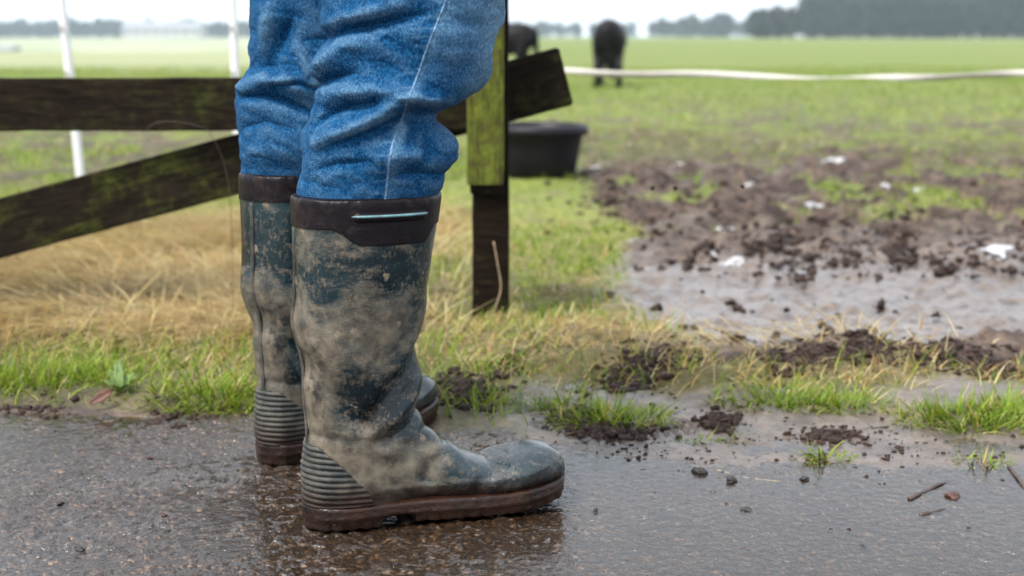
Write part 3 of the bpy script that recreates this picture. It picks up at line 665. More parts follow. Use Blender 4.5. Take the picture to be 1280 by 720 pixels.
# ------------------------------------------------------------ jeans
def leg(stn, D, hw, folds, seamline, cxtop, zoff=0):
    """stn: (py, px of back edge, px of front edge) on the upright plane y = D; folds: (px polyline, width, depth)"""
    zz, bb, ff = [], [], []
    for py, b, f in stn:
        p0, p1 = at(b, py, D), at(f, py, D); zz.append(p0.z); bb.append(p0.x); ff.append(p1.x)
    o = np.argsort(zz); zz, bb, ff = np.array(zz)[o], np.array(bb)[o], np.array(ff)[o]
    # up to the hip, above the picture
    zz = np.append(zz, [.70, .80, .90]); bb = np.append(bb, [cxtop[0]-.115, cxtop[1]-.10, cxtop[2]-.09]); ff = np.append(ff, [cxtop[0]+.105, cxtop[1]+.10, cxtop[2]+.09])
    z = np.concatenate([np.linspace(zz[0], .64, 230), np.linspace(.645, .90, 30)]); n = 220
    b, f = crom(zz, bb, z), crom(zz, ff, z)
    t = np.linspace(0, 2*math.pi, n, endpoint=False); c, s = np.cos(t), np.sin(t); e = 2.15
    cx, a = ((b+f)/2)[:, None], ((f-b)/2)[:, None]
    hwz = np.interp(z, [.33, .37, .43, .52, .62, .9], [hw*.74, hw*.80, hw*1.0, hw*1.02, hw*1.08, hw*1.15])[:, None]
    X_ = cx+a*np.sign(c)*np.abs(c)**(2/e); Y_ = D+hwz*np.sign(s)*np.abs(s)**(2/e); Z_ = np.repeat(z[:, None], n, 1)
    nx, ny = c[None, :]/np.maximum(a, .02), s[None, :]/np.maximum(hwz, .02); ln = np.hypot(nx, ny); nx, ny = nx/ln, ny/ln
    d = np.zeros_like(X_); near = sm(-ny, -.25, .25)
    for pl, wd_, dp in folds:
        P2 = [(at(px, py, D-hw*.75).x, at(px, py, D-hw*.75).z) for px, py in pl]
        q, tt = pdist(X_, Z_, P2); d += 1.7*near*dp*(np.exp(-(q/(wd_*.8))**1.05) if dp < 0 else np.exp(-(q/wd_)**2))*(.35+.65*np.sin(np.clip(tt, .06, .94)*math.pi))
    far_ = 1-near
    d += far_*.006*np.sin(Z_*95+3*c[None, :])*sm(Z_, .38, .42)*(1-sm(Z_, .6, .7))
    d += (np.abs(fbm(X_*13+Z_*9, Y_*13, Z_*24, 113, 4)-.5)*2-.3)*.0075*sm(Z_, .36, .40)
    d += (fbm(X_*60, Y_*60, Z_*60, 117, 2)-.5)*.0016
    X_ = X_+nx*d; Y_ = Y_+ny*d
    P = np.stack([X_, Y_, Z_], -1)
    # knee front and fold crests rubbed pale; crest-to-hollow contrast also painted as fold shading
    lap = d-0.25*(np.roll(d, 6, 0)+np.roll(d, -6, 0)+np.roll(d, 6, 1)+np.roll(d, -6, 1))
    wear_shade = .09+np.clip(lap*130, -.09, .5)+.62*sm(nx, .55, .98)*sm(Z_, .47, .52)+.36*sm(nx, .05, .5)*sm(Z_, .49, .57)+.10*sm(Z_, .40, .36)
    seam = None
    if seamline:
        sx = np.array([(at(px, py, D-hw*.9).x, at(px, py, D-hw*.9).z) for px, py in seamline]); k = np.argsort(sx[:, 1]); sx = sx[k]
        rows = np.where((z > sx[0, 1]) & (z < .88))[0]; pts = []
        for i in rows:
            xt = np.interp(z[i], sx[:, 1], sx[:, 0]); cand = np.where(ny[i] < -.2)[0]
            j = cand[np.argsort(np.abs(X_[i, cand]-xt))[:2]]; wgt = np.abs(X_[i, j]-xt)+1e-6; wgt = wgt[::-1]/wgt.sum()
            pts.append((P[i, j]*wgt[:, None]).sum(0))
            wear_shade[i] += (.30*np.exp(-((X_[i]-xt-.004)/.006)**2)-.22*np.exp(-((X_[i]-xt+.007)/.005)**2)+.45*max(0, math.sin(z[i]*520+2*math.sin(z[i]*90)))**2*np.exp(-((X_[i]-xt+.008)/.006)**2))*near[i]
        pts = np.array(pts); rr = []
        ker = np.ones(5)/5; 
        for q in range(3): pts[:, q] = np.convolve(np.pad(pts[:, q], 2, 'edge'), ker, 'valid')
        for p in pts:
            u = np.linspace(0, 2*math.pi, 8, endpoint=False)
            rr.append(np.stack([p[0]+.0016*np.cos(u), p[1]+.0009+.0016*np.sin(u), np.full(8, p[2])], -1))
        seam = loft_mesh(rr)
    return P, np.clip(wear_shade, 0, 1), seam
near_st = [(285, 380, 530), (250, 376, 540), (245, 373, 546), (220, 375, 560), (193, 377, 572), (175, 378, 564), (160, 380, 551), (148, 384, 545), (140, 386, 551), (130, 390, 574), (115, 398, 596), (104, 401, 605),
           (92, 391, 612), (78, 389, 617), (62, 399, 620), (48, 409, 623), (30, 403, 626), (0, 400, 633), (-60, 398, 648)]
near_folds = [([(412, 48), (433, 37), (484, 28), (530, 18)], .010, -.0085), ([(398, 34), (440, 24), (500, 8)], .010, .005),
    ([(398, 103), (414, 96), (440, 92)], .008, -.009), ([(392, 88), (405, 72), (425, 56), (470, 46)], .011, .007),
    ([(440, 75), (480, 78), (505, 90)], .016, -.004),
    ([(384, 160), (404, 143), (434, 133), (470, 128)], .0085, -.009), ([(392, 118), (430, 115), (470, 112), (508, 116)], .011, .006),
    ([(420, 180), (473, 163), (513, 143), (536, 136)], .0085, -.0085), ([(395, 178), (450, 157), (500, 130), (520, 118)], .009, .0065),
    ([(512, 146), (522, 160), (516, 178)], .008, -.006), ([(543, 150), (556, 172), (566, 200)], .011, .005), ([(530, 165), (540, 190), (530, 206)], .010, -.004),
    ([(558, 222), (520, 216), (490, 220)], .011, -.006), ([(560, 126), (530, 126), (505, 120)], .007, .006), ([(385, 215), (420, 205), (460, 200)], .012, -.0035), ([(470, 190), (500, 196), (540, 196)], .012, .0035)]
near_seam = [(566, -40), (558, 0), (534, 62), (513, 119), (500, 150), (491, 180), (485, 215), (480, 258)]
far_st = [(262, 316, 460), (232, 311, 464), (222, 306, 470), (190, 300, 478), (160, 297, 480), (140, 294, 474), (122, 292, 470), (110, 296, 474), (98, 306, 484), (85, 311, 492), (50, 312, 500), (0, 313, 512), (-60, 312, 525)]
far_folds = [([(296, 122), (330, 120), (362, 128), (395, 142)], .011, -.011), ([(298, 108), (330, 98), (365, 102), (398, 110)], .010, .007), ([(345, 108), (375, 104), (400, 112)], .007, -.006),
    ([(342, 72), (356, 45), (368, 22)], .013, -.007), ([(312, 88), (335, 82), (345, 90)], .009, -.006), ([(325, 60), (335, 35), (340, 10)], .011, .005),
    ([(300, 160), (330, 152), (370, 160)], .013, -.004), ([(305, 195), (345, 190), (380, 200)], .014, .003), ([(375, 60), (390, 85), (398, 95)], .012, .005)]
nD, fD = 1.604, 1.865
P1, w1, seam1 = leg(near_st, nD, .076, near_folds, near_seam, (-.13, -.16, -.19))
P2, w2, seam2 = leg(far_st, fD, .080, far_folds, None, (-.22, -.22, -.215))
# seat of the trousers joining both legs above the picture
rr = []
for z in np.linspace(.80, 1.02, 14):
    t = np.linspace(0, 2*math.pi, 220, endpoint=False); g = 1-.9*max(0, .86-z)
    yaw = R(62); a_, b_ = .205*g, .125*g; u, v_ = a_*np.cos(t), b_*np.sin(t)
    rr.append(np.stack([-.205+u*math.cos(yaw+.55)-v_*math.sin(yaw+.55), 1.757+u*math.sin(yaw+.55)+v_*math.cos(yaw+.55), np.full(220, z)], -1))
P3 = np.array(rr); Vs, Qs, Cs, off = [], [], [], 0
for P, wv in ((P1, w1), (P2, w2), (P3, np.full(P3.shape[:2], .2))):
    Vs.append(P.reshape(-1, 3)); Qs.append(grid_q(P.shape[0], P.shape[1], True)+off); Cs.append(wv.reshape(-1)); off += P.shape[0]*P.shape[1]
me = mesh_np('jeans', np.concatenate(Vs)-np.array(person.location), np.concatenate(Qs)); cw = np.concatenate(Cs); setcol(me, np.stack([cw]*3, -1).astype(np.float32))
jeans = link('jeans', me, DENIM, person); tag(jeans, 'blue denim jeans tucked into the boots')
V_, q_, t_ = seam1; link('seam', mesh_np('seam', V_-np.array(person.location), q_, t_), THREAD, jeans)

# ------------------------------------------------------------ fence
def beam(name, p0, p1, w_, d_, mat, parent, up=Vector((0, 0, 1)), wob=.0015, nseg=24, seed=0):
    """a sawn board from p0 to p1, w_ high and d_ thick, with slightly worn edges"""
    p0, p1 = Vector(p0), Vector(p1); ax = (p1-p0); L = ax.length; ax.normalize(); dp = ax.cross(up).normalized(); u = dp.cross(ax).normalized()
    bev = .004; prof = []
    for sx, sy in ((-1, -1), (1, -1), (1, 1), (-1, 1)):
        cx, cy = sx*(d_/2-bev), sy*(w_/2-bev); a0 = {(-1, -1): 180, (1, -1): 270, (1, 1): 0, (-1, 1): 90}[(sx, sy)]
        for k in range(3): q = R(a0+k*45); prof.append((cx+bev*math.cos(q), cy+bev*math.sin(q)))
    prof = np.array(prof); rr = []
    tt = np.concatenate([[0, .006/L], np.linspace(.03, .97, nseg), [1-.006/L, 1]])
    for i, t in enumerate(tt):
        k = .94 if i in (0, len(tt)-1) else 1.0
        w1_ = (fbm(t*L*7, seed, 0, 131)-.5)*wob*2; w2_ = (fbm(t*L*7, seed+9, 0, 133)-.5)*wob*2
        rr.append(np.stack([np.full(len(prof), t*L), prof[:, 0]*k+w2_, prof[:, 1]*k+w1_+(vn(t*L*40+prof[:, 0]*300, seed+prof[:, 1]*99, 0, 135)-.5)*wob], -1))
    V_, q_, t_ = loft_mesh(rr); me = mesh_np(name, V_, q_, t_, smooth=False)
    o = link(name, me, mat, parent); M = Matrix((ax, dp, u)).transposed().to_4x4(); M.translation = p0-Vector(parent.location); o.matrix_local = M
    return o
FD = 2.80
base = at(613, 400, FD); fence = empty('fence', (base.x, FD, 0))
tag(fence, 'weathered wooden fence end with mossy post, dark rail and slanting brace', 'fence')
pl_, pr_ = at(590, 330, FD-.035), at(636, 330, FD-.035); pw = pr_.x-pl_.x; pc = (pl_.x+pr_.x)/2
bw0, bw1 = at(583, 120, FD-.06).x, at(630, 120, FD-.06).x; bz = at(600, 231, FD-.06).z; bz2 = at(600, 243, FD-.06).z
def vbeam(name, xc, y, z0, z1, w_, d_, mat, seed):     # upright: runs along z
    return beam(name, (xc, y, z0), (xc, y, z1), w_, d_, mat, fence, up=Vector((1, 0, 0)), seed=seed)
post = vbeam('post', pc, FD, -.25, .78, pw, .072, WOOD_POST, 3)
WM = WOOD_MOSS
plank = vbeam('post_plank', (bw0+bw1)/2, FD-.0495, bz, .74, bw1-bw0, .026, mat_wood('green_algae_plank_face', (.045, .038, .018), (.105, .095, .034), .62, (.088, .104, .014), (1, 8, 8)), 5)
vbeam('spacer_block', (bw0+bw1)/2+.003, FD-.044, bz2, bz, bw1-bw0-.006, .014, WOOD_POST, 7)
for (px, py) in ((611, 177), (611, 205), (613, 93)):
    p = at(px, py, FD-.0635); bm = bmesh.new(); bmesh.ops.create_uvsphere(bm, u_segments=10, v_segments=6, radius=.0042)
    for v in bm.verts: v.co.y *= .5
    m_ = bpy.data.meshes.new('nail'); bm.to_mesh(m_); bm.free(); smooth_by(m_); o = link('nail', m_, WOOD_POST, plank); o.matrix_local = plank.matrix_local.inverted() @ Matrix.Translation(p-Vector(fence.location))
RD = FD+.052
l0, l1 = at(0, 97, RD), at(0, 163, RD); zc = (l0.z+l1.z)/2
beam('rail', (-2.3, RD, zc), (pc+pw*.42, RD, zc), l0.z-l1.z, .03, WOOD_DARK, fence, seed=11, nseg=60)
BD = RD+.034
q0, q1 = at(0, 284, BD), at(700, 95, BD); dr = (q1-q0).normalized(); q0 = q1-dr*2.0
beam('brace', (q0.x, BD, q0.z), (q1.x+.012, BD, q1.z), .118, .03, WOOD_END, fence, seed=17, nseg=60)
vbeam('post', -2.05, FD, -.25, .72, pw, .072, WOOD_POST, 23)

# ------------------------------------------------------------ electric fence, tub, ponies
def tube(pts, rad, n=8):
    pts = [Vector(p) for p in pts]; rr = []
    for i, p in enumerate(pts):
        d = (pts[min(i+1, len(pts)-1)]-pts[max(i-1, 0)]).normalized(); a = d.cross(Vector((.13, .9, .4))).normalized(); b = d.cross(a)
        r = rad[i] if hasattr(rad, '__len__') else rad
        rr.append(np.array([p+a*r*math.cos(t)+b*r*math.sin(t) for t in np.linspace(0, 2*math.pi, n, endpoint=False)]))
    return loft_mesh(rr)
def gz(x, y): return float(ground_z(np.array([x]), np.array([y]))[0])
ED = 5.0
def stake(x, tilt, lab):
    g = gz(x, ED); e = empty('fence_stake', (x, ED, g))
    top = Vector((tilt, 0, 1.15)); pts = [Vector((0, 0, -.12)).lerp(top, t) for t in np.linspace(0, 1, 14)]
    V_, q_, t_ = tube(pts, [.0165*(1-.25*k/13) for k in range(14)], 12); link('shaft', mesh_np('s', V_, q_, t_), WHITE, e)
    for zz in (.35, .52, .7, .88, 1.05):
        p = Vector((0, 0, 0)).lerp(top, (zz+.12)/1.27); V_, q_, t_ = tube([p+Vector((0, -.02, -.012)), p+Vector((0, -.045, -.006)), p+Vector((0, -.05, .02))], .006, 6); link('hook', mesh_np('h', V_, q_, t_), WHITE, e)
    tag(e, lab, 'stake', 'white electric fence stakes')
a0 = at(103, 222, ED); a1 = at(78, 0, ED)
sl_ = (a1.x-a0.x)/(a1.z-a0.z)
xg = a0.x-sl_*(a0.z-gz(a0.x, ED)); stake(xg, sl_*1.15, 'leaning white plastic fence stake seen above and below the dark rail')
b0 = at(297, 163, ED); b1 = at(291, 0, ED); sl2 = (b1.x-b0.x)/(b1.z-b0.z)
stake(b0.x-sl2*(b0.z-gz(b0.x, ED)), sl2*1.15, 'upright white plastic fence stake close beside the blue jeans')
stake(at(610, 88, ED).x, .0, 'white plastic fence stake hidden behind the mossy post that holds the tape')
stake(at(1420, 92, ED).x, .02, 'white plastic fence stake past the muddy gateway that holds the tape')
tp = [(610, 87), (660, 88), (707, 88), (745, 91), (800, 93), (860, 92), (950, 95), (1010, 97), (1090, 96), (1160, 97), (1220, 94), (1280, 91), (1420, 90)]
ux = np.linspace(610, 1420, 240); uy = crom([p[0] for p in tp], [p[1] for p in tp], ux); rr = []
for i, (px, py) in enumerate(zip(ux, uy)):
    p = at(px, py, ED-.05); th = .5+.95*math.sin((px-560)/61+.4)+.3*math.sin((px-560)/37)
    w2_, t2 = .0108, .0010; cy, sy = math.sin(th), math.cos(th)
    rr.append(np.array([p+Vector((0, cy*a_+sy*b_, sy*a_-cy*b_)) for a_, b_ in ((-w2_, -t2), (w2_, -t2), (w2_, t2), (-w2_, t2))]))
V_, q_, t_ = loft_mesh(rr); tp_o = link('fence_tape', mesh_np('tape', V_, q_, t_), TAPE); tag(tp_o, 'twisted white electric fence tape stretched across the muddy gateway', 'tape')
# tub
tz = gz(.1, 5.3); tb = gnd(672, 224, tz); tz = gz(tb.x, tb.y+.15); tb = gnd(672, 224, tz); TD = tb.y+.19
cxp = at(671, 190, TD).x; rt = at(735, 160, TD).x-cxp; rb = at(721, 215, TD-.1).x-cxp; zt = at(671, 158, TD-.15).z
tub = empty('feed_tub', (cxp, TD, tz)); hgt = zt-tz
prof = [(0, .004), (rb*.93, .0), (rb, .012), (rb+(rt-.018-rb)*.5, hgt*.45), (rt-.020, hgt-.045), (rt-.018, hgt-.042), (rt, hgt-.040), (rt+.002, hgt-.022), (rt, hgt-.004), (rt-.012, hgt), (rt-.024, hgt-.006), (rt-.034, hgt*.5), (rb-.012, .03), (0, .026)]
n = 56; t = np.linspace(0, 2*math.pi, n, endpoint=False)
rr = [np.stack([np.cos(t)*max(r, 1e-4), np.sin(t)*max(r, 1e-4), np.full(n, z)], -1) for r, z in prof]
link('tub_body', mesh_np('tub', np.concatenate(rr), grid_q(len(rr), n, True)), PLASTIC, tub)
tag(tub, 'black rubber feed tub with a broad rim standing behind the fence post', 'tub')

def skin_mesh(verts, edges, rad, sub=2, root=0):
    me = bpy.data.meshes.new('sk'); me.from_pydata([tuple(v) for v in verts], edges, []); o = bpy.data.objects.new('sk', me); C.objects.link(o)
    m_ = o.modifiers.new('skin', 'SKIN'); m_.use_smooth_shade = True
    for i, r in enumerate(rad):
        sv = me.skin_vertices[0].data[i]; sv.radius = r if isinstance(r, tuple) else (r, r); sv.use_root = (i == root)
    ss = o.modifiers.new('sub', 'SUBSURF'); ss.levels = sub; ss.render_levels = sub
    dg = bpy.context.evaluated_depsgraph_get(); out = bpy.data.meshes.new_from_object(o.evaluated_get(dg)); bpy.data.objects.remove(o); smooth_by(out); return out
def pony(loc, rz, scale, lab, swing=0):
    """faces local +x, head down at the grass"""
    e = empty('pony', loc, rz); e.scale = (scale,)*3
    rr = []
    for x, zc, hh, ww in [(-.565, .67, .03, .03), (-.545, .67, .10, .08), (-.49, .67, .17, .145), (-.40, .665, .21, .185), (-.28, .655, .225, .21), (-.1, .625, .235, .225), (.1, .61, .245, .235), (.28, .63, .235, .20), (.40, .645, .20, .16), (.48, .64, .13, .10), (.51, .64, .04, .03)]:
        t = np.linspace(0, 2*math.pi, 28, endpoint=False); rr.append(np.stack([np.full(28, x), ww*np.cos(t), zc+hh*np.sin(t)], -1))
    pieces = [loft_mesh(rr)]
    def limb(pts): pieces.append(tube([Vector(p[:3]) for p in pts], [p[3] for p in pts], 14))
    for sy, st in ((1, .05), (-1, -.06)):
        limb([(-.36, sy*.09, .62, .13), (-.35+st*.4, sy*.125, .47, .090), (-.36+st*.6, sy*.14, .38, .060), (-.46+st, sy*.15, .26, .045), (-.44+st, sy*.15, .12, .036), (-.41+st, sy*.15, .045, .046), (-.39+st, sy*.15, .0, .056)])
        limb([(.34, sy*.08, .60, .12), (.36+st*.5, sy*.11, .44, .075), (.37+st, sy*.115, .27, .045), (.37+st, sy*.115, .12, .034), (.39+st, sy*.115, .045, .044), (.41+st, sy*.115, .0, .054)])
        limb([(.74, sy*.05, .50, .035), (.75, sy*.075, .56, .026), (.74, sy*.085, .61, .012)])
    limb([(.30, 0, .70, .16), (.45, 0, .69, .155), (.58, 0, .61, .125), (.69, 0, .50, .10), (.76, 0, .42, .09)])
    limb([(.72, 0, .47, .085), (.80, 0, .36, .088), (.88, 0, .24, .070), (.94, 0, .13, .056), (.96, 0, .07, .048)])
    link('body', remeshed(pieces, .018, 5), PONY, e)
    def strands(name, roots, dirs, n, ln, wd):
        k = rng.integers(0, len(roots), n); P = np.array(roots)[k]+rng.normal(0, .012, (n, 3)); Vv = []; Q = []
        for i in range(n):
            d = np.array(dirs[k[i]]); L = ln*rng.uniform(.7, 1.1); p = P[i]; sd = np.array([rng.normal(0, 1), rng.normal(0, 1), 0]); sd /= np.linalg.norm(sd)+1e-6
            b0 = len(Vv)
            for t in (0, .35, .7, 1):
                c = p+d*L*t*np.array([1-t*.6, 1-t*.6, 0])+np.array([0, 0, -L*t*.95+.02*(1-t)]); ww = wd*(1-.6*t); Vv += [c-sd*ww, c+sd*ww]
            Q += [(b0+2*q, b0+2*q+1, b0+2*q+3, b0+2*q+2) for q in range(3)]
        link(name, mesh_np(name, Vv, Q), PONY, e)
    strands('tail', [(-.54, 0, .76), (-.555, .012, .72), (-.555, -.012, .69)], [(-.10, 0, 0)]*3, 90, .50, .010)
    strands('mane', [(.5+.04*k, 0, .80-.045*k) for k in range(8)], [(.1, .5 if k % 2 else -.5, 0) for k in range(8)], 130, .24, .016)
    tag(e, lab, 'pony', 'black ponies grazing in the field')
p1 = gnd(762, 108); pony((p1.x, p1.y+.1, gz(p1.x, p1.y)-.005), R(84), .86, 'black pony grazing with its rump turned to the fence tape')
p2 = at(622, 100, 17.2); pony((p2.x, 17.2, gz(p2.x, 17.2)-.005), R(176), .82, 'black pony grazing sideways behind the mossy fence post')

# ------------------------------------------------------------ small things
def lump(name, r, mat, lab, cat, group, loc, seed, sq=(1, 1, .7), sub=3, rough=.35, rz=0.):
    bm = bmesh.new(); bmesh.ops.create_icosphere(bm, subdivisions=sub, radius=1); m_ = bpy.data.meshes.new(name); bm.to_mesh(m_); bm.free()
    P = co(m_); k = 1+rough*2*(fbm(P[:, 0]*1.3+seed*3.7, P[:, 1]*1.3, P[:, 2]*1.3, seed, 3)-.5); P = P*k[:, None]*np.array(sq)*r; setco(m_, P); smooth_by(m_)
    o = link(name, m_, mat); o.location = loc; o.rotation_euler = (0, 0, rz); tag(o, lab, cat, group); return o
def surf_z(x, y): return max(gz(x, y), float(road_z(np.array([x]), np.array([y]))[0]) if y < 2.3 else -9)
for i, (px, py, r, mt, lab) in enumerate([
    (933, 638, .0075, STONE, 'black pebble on the wet road with a small reflection, beside the reddish specks'),
    (914, 602, .0085, STONE, 'rounded black pebble beside the thin straw twig on the wet mud'),
    (874, 591, .0095, STONE, 'dark grey pebble lying flat by the edge of the road water'),
    (1076, 682, .0065, STONE, 'lone black pebble on open wet road'),
    (1190, 621, .0110, RUST, 'reddish brown stone chip beside the dark twig'),
    (1092, 652, .0050, STONE, 'tiny dark pebble between the reddish chip and the open road'),
    (936, 682, .0045, RUST, 'tiny reddish pebble flat on the wet road'),
    (100, 690, .0050, STONE, 'black pebble on bare road well before the leafy weed'),
    (75, 632, .0045, STONE, 'small black pebble on rough road by the fence brace side'),
    (278, 603, .0070, STONE, 'flat black pebble on road before the far boot heel'),
    (186, 575, .0050, RUST, 'reddish pebble on the road by the lush grass edge'),
    (745, 640, .0040, STONE, 'tiny pebble on the wet road past the near boot toe'),
    (1006, 600, .0060, STONE, 'small dark crumb on wet mud by the tiny yellowed sprig'),
    (205, 646, .0040, RUST, 'tiny reddish grit stone on rough road')]):
    r *= .82; p = gnd(px, py); lump('pebble', r, mt, lab, 'pebble', 'pebbles on the wet road', (p.x, p.y, surf_z(p.x, p.y)+r*.25), i+3, (1.15, .85, .75), 3, .8, i*1.3)
def stick(name, pts, r, mat, lab, cat, lift=-.001):
    W = []
    for k, (px, py) in enumerate(pts):
        p = gnd(px, py); W.append(Vector((p.x, p.y, surf_z(p.x, p.y)+lift+r)))
    o0 = W[0].copy(); n_ = 14; Q = []
    for t in np.linspace(0, len(W)-1, n_):
        k = min(int(t), len(W)-2); q = W[k].lerp(W[k+1], t-k)-o0; q.z += (vn(t*2.3, r*1000, 0, 5)-.5)*r*1.5; q.y += (vn(t*2.1, r*900, 0, 8)-.5)*r*3; Q.append(q)
    V_, q_, t_ = tube(Q, [r*(1-.45*k/(n_-1))*(.8+.4*random.random()) for k in range(n_)], 7); o = link(name, mesh_np(name, V_, q_, t_), mat); o.location = o0; tag(o, lab, cat)
stick('twig', [(1137, 625), (1165, 612), (1193, 600)], .0032, TWIG, 'dark straight twig lying on the wet road by the reddish chip', 'twig')
stick('twig', [(1150, 644), (1170, 640), (1187, 634)], .0026, TWIG, 'short curved dark twig below the reddish stone chip', 'twig')
stick('twig', [(1262, 585), (1272, 598), (1282, 612)], .0034, TWIG, 'dark twig lying at the foot of the thick verge tuft', 'twig')
stick('straw_stalk', [(896, 588), (930, 596), (974, 602)], .0011, STRAW, 'thin pale straw stalk on the wet mud beside two black pebbles', 'straw')
stick('straw_stalk', [(1025, 540), (1060, 542), (1110, 536)], .0022, TWIG, 'long dark stem half sunk in the mud flat', 'stem')
def stalk(pts, D, r, lab, mat=STRAW):
    W = [at(px, py, D) for px, py in pts]; o0 = W[-1].copy(); xs_ = np.arange(len(W)); q = np.linspace(0, len(W)-1, 26)
    S = [Vector((crom(xs_, [w_.x for w_ in W], t), crom(xs_, [w_.y for w_ in W], t), crom(xs_, [w_.z for w_ in W], t)))-o0 for t in q]
    V_, q_, t_ = tube(S, r, 6); o = link('grass_stalk', mesh_np('stalk', V_, q_, t_), mat); o.location = o0; tag(o, lab, 'stalk', 'dry stalks by the fence')
stalk([(617, 302), (622, 330), (626, 360), (619, 385), (610, 408)], FD-.12, .0014, 'dry pale stalk standing up before the dark fence post')
stalk([(592, 402), (615, 395), (640, 397), (655, 408)], FD-.11, .0012, 'dry pale stalk bent across the foot of the fence post')
stalk([(182, 162), (196, 153), (220, 152), (245, 157), (262, 166), (283, 215), (290, 300), (292, 400)], FD-.10, .0006, 'thin arched dry stalk curving in front of the fence rail', TWIG)
# snow
for i, (px, py, r) in enumerate([(775, 215, .050), (847, 211, .042), (902, 210, .036), (946, 231, .045), (1015, 256, .032), (1107, 237, .028), (1045, 206, .032), (942, 181, .026), (905, 285, .050), (918, 328, .060), (893, 312, .035), (1247, 327, .055), (862, 234, .030), (800, 300, .030), (745, 208, .03), (1150, 240, .022), (1075, 222, .02)]):
    r = min(r*.85, .030); p = gnd(px, py); lump('snow_patch', r, SNOW, 'small melting snow lump at the near edge of the churned mud by the puddle' if py > 280 else 'small melting snow lump in the churned mud well behind the puddle', 'snow', 'melting snow lumps in the gateway mud', (p.x, p.y, gz(p.x, p.y)+r*.05), 40+i, (1.25, .9, .55), 4, 1.1, i)
# weed and dead leaf
def leafblade(L, W, curl, n=9):
    V_ = []; Q = []
    for i in range(n):
        t = i/(n-1); wv = W*math.sin(math.pi*min(1, t*.92+.06))**.8*(1+.18*math.sin(t*19)); x = L*t*math.cos(curl*t); z = L*t*math.sin(curl*t)*.6+.3*L*t-.35*L*t*t
        for k in (-1, -.5, 0, .5, 1): V_.append((x, wv*k, z+abs(k)*wv*.35))
    for i in range(n-1):
        for k in range(4): Q.append((i*5+k, i*5+k+1, i*5+k+6, i*5+k+5))
    return V_, Q
p = gnd(150, 480, .03); z0 = gz(p.x, p.y); weed = empty('leafy_weed', (p.x, p.y, z0)); tag(weed, 'broad leaved green weed growing in grass at the road edge', 'weed')
for k, (az, L, W, el) in enumerate([(110, .075, .010, .95), (50, .055, .009, .6), (140, .060, .010, .7), (15, .055, .009, .55), (175, .05, .009, .4), (-40, .05, .010, .35), (-110, .045, .009, .4), (80, .05, .008, 1.2)]):
    V_, Q = leafblade(L, W, .3); o = link('leaf', mesh_np('leaf', V_, Q), LEAF, weed); o.rotation_euler = (0, -el, R(az)); o.scale = (.7, .8, .7); s_m = o.modifiers.new('t', 'SOLIDIFY'); s_m.thickness = .0006
p = gnd(112, 492, .03); V_, Q = leafblade(.04, .008, .5); o = link('dead_leaf', mesh_np('dl', V_, Q), DEAD); o.location = (p.x, p.y, gz(p.x, p.y)+.012); o.rotation_euler = (.9, -.3, .7); s_m = o.modifiers.new('t', 'SOLIDIFY'); s_m.thickness = .0007; tag(o, 'curled reddish brown dead leaf caught in grass beside the weed', 'leaf')
# crumbly clods thrown up by hooves: too many and too small to tell apart
def clods(name, lab, n, fn, rr_, seed, sub=2):
    bm = bmesh.new(); bmesh.ops.create_icosphere(bm, subdivisions=sub, radius=1); B = np.array([v.co[:] for v in bm.verts]); T = np.array([[v.index for v in f.verts] for f in bm.faces]); bm.free()
    x, y = fn(n); r = rr_[0]+(rr_[1]-rr_[0])*rng.random(n)**2.6; z = np.maximum(ground_z(x, y), -.002)+r*rng.uniform(-.45, .5, n)
    ph = rng.random(n)*100
    k = 1+1.7*(vn(B[None, :, 0]*1.9+ph[:, None], B[None, :, 1]*1.9, B[None, :, 2]*1.9, seed)-.5)
    V_ = B[None]*k[..., None]*r[:, None, None]*np.stack([rng.uniform(.8, 1.5, n), rng.uniform(.8, 1.3, n), rng.uniform(.6, 1.0, n)], -1)[:, None, :]+np.stack([x, y, z], -1)[:, None, :]
    Tt = (T[None]+(np.arange(n)*len(B))[:, None, None]).reshape(-1, 3)
    o = link(name, mesh_np(name, V_.reshape(-1, 3), None, Tt), CLOD); tag(o, lab, kind='stuff')
def pile(spots):
    def f(n):
        k = rng.choice(len(spots), n, p=np.array([s[4] for s in spots])/sum(s[4] for s in spots)); X_, Y_ = [], []
        for i in k:
            px, py, sx, sy, _ = spots[i]; q = gnd(px+rng.normal(0, sx), py+rng.normal(0, sy), .01); X_.append(q.x); Y_.append(q.y)
        return np.array(X_), np.array(Y_)
    return f
clods('mud_clods', 'crumbly dark mud thrown up along the verge', 5200, pile([(578, 492, 22, 9, 5), (632, 460, 12, 5, 1.6), (818, 462, 26, 8, 4), (790, 470, 20, 10, 2), (855, 445, 14, 6, 2), (1010, 458, 35, 6, 3), (1150, 452, 55, 8, 4), (1075, 440, 12, 6, 1.3), (1235, 463, 22, 4, 1.2), (760, 533, 26, 4, 2.5), (720, 520, 20, 6, 1), (1035, 538, 20, 4, 1), (905, 525, 14, 5, .8), (30, 505, 30, 4, .6), (240, 520, 30, 5, 1)]), (.0014, .0075), 3)
clods('mud_crumbs', 'small crumbs of mud scattered on the wet flat', 750, pile([(900, 545, 130, 25, 4), (1150, 560, 110, 22, 3), (780, 560, 60, 12, 1.5), (180, 530, 130, 12, 1.5), (980, 610, 180, 30, 1.5), (150, 620, 120, 50, .7)]), (.0008, .0036), 5)
clods('gateway_clods', 'dark clods of churned mud in the gateway', 1500, pile([(870, 270, 70, 30, 3), (1000, 300, 120, 18, 4), (1180, 310, 90, 14, 4), (1150, 260, 100, 20, 2), (760, 250, 20, 14, 1), (900, 225, 120, 10, 1.5), (1000, 400, 160, 25, .8)]), (.003, .013), 9)

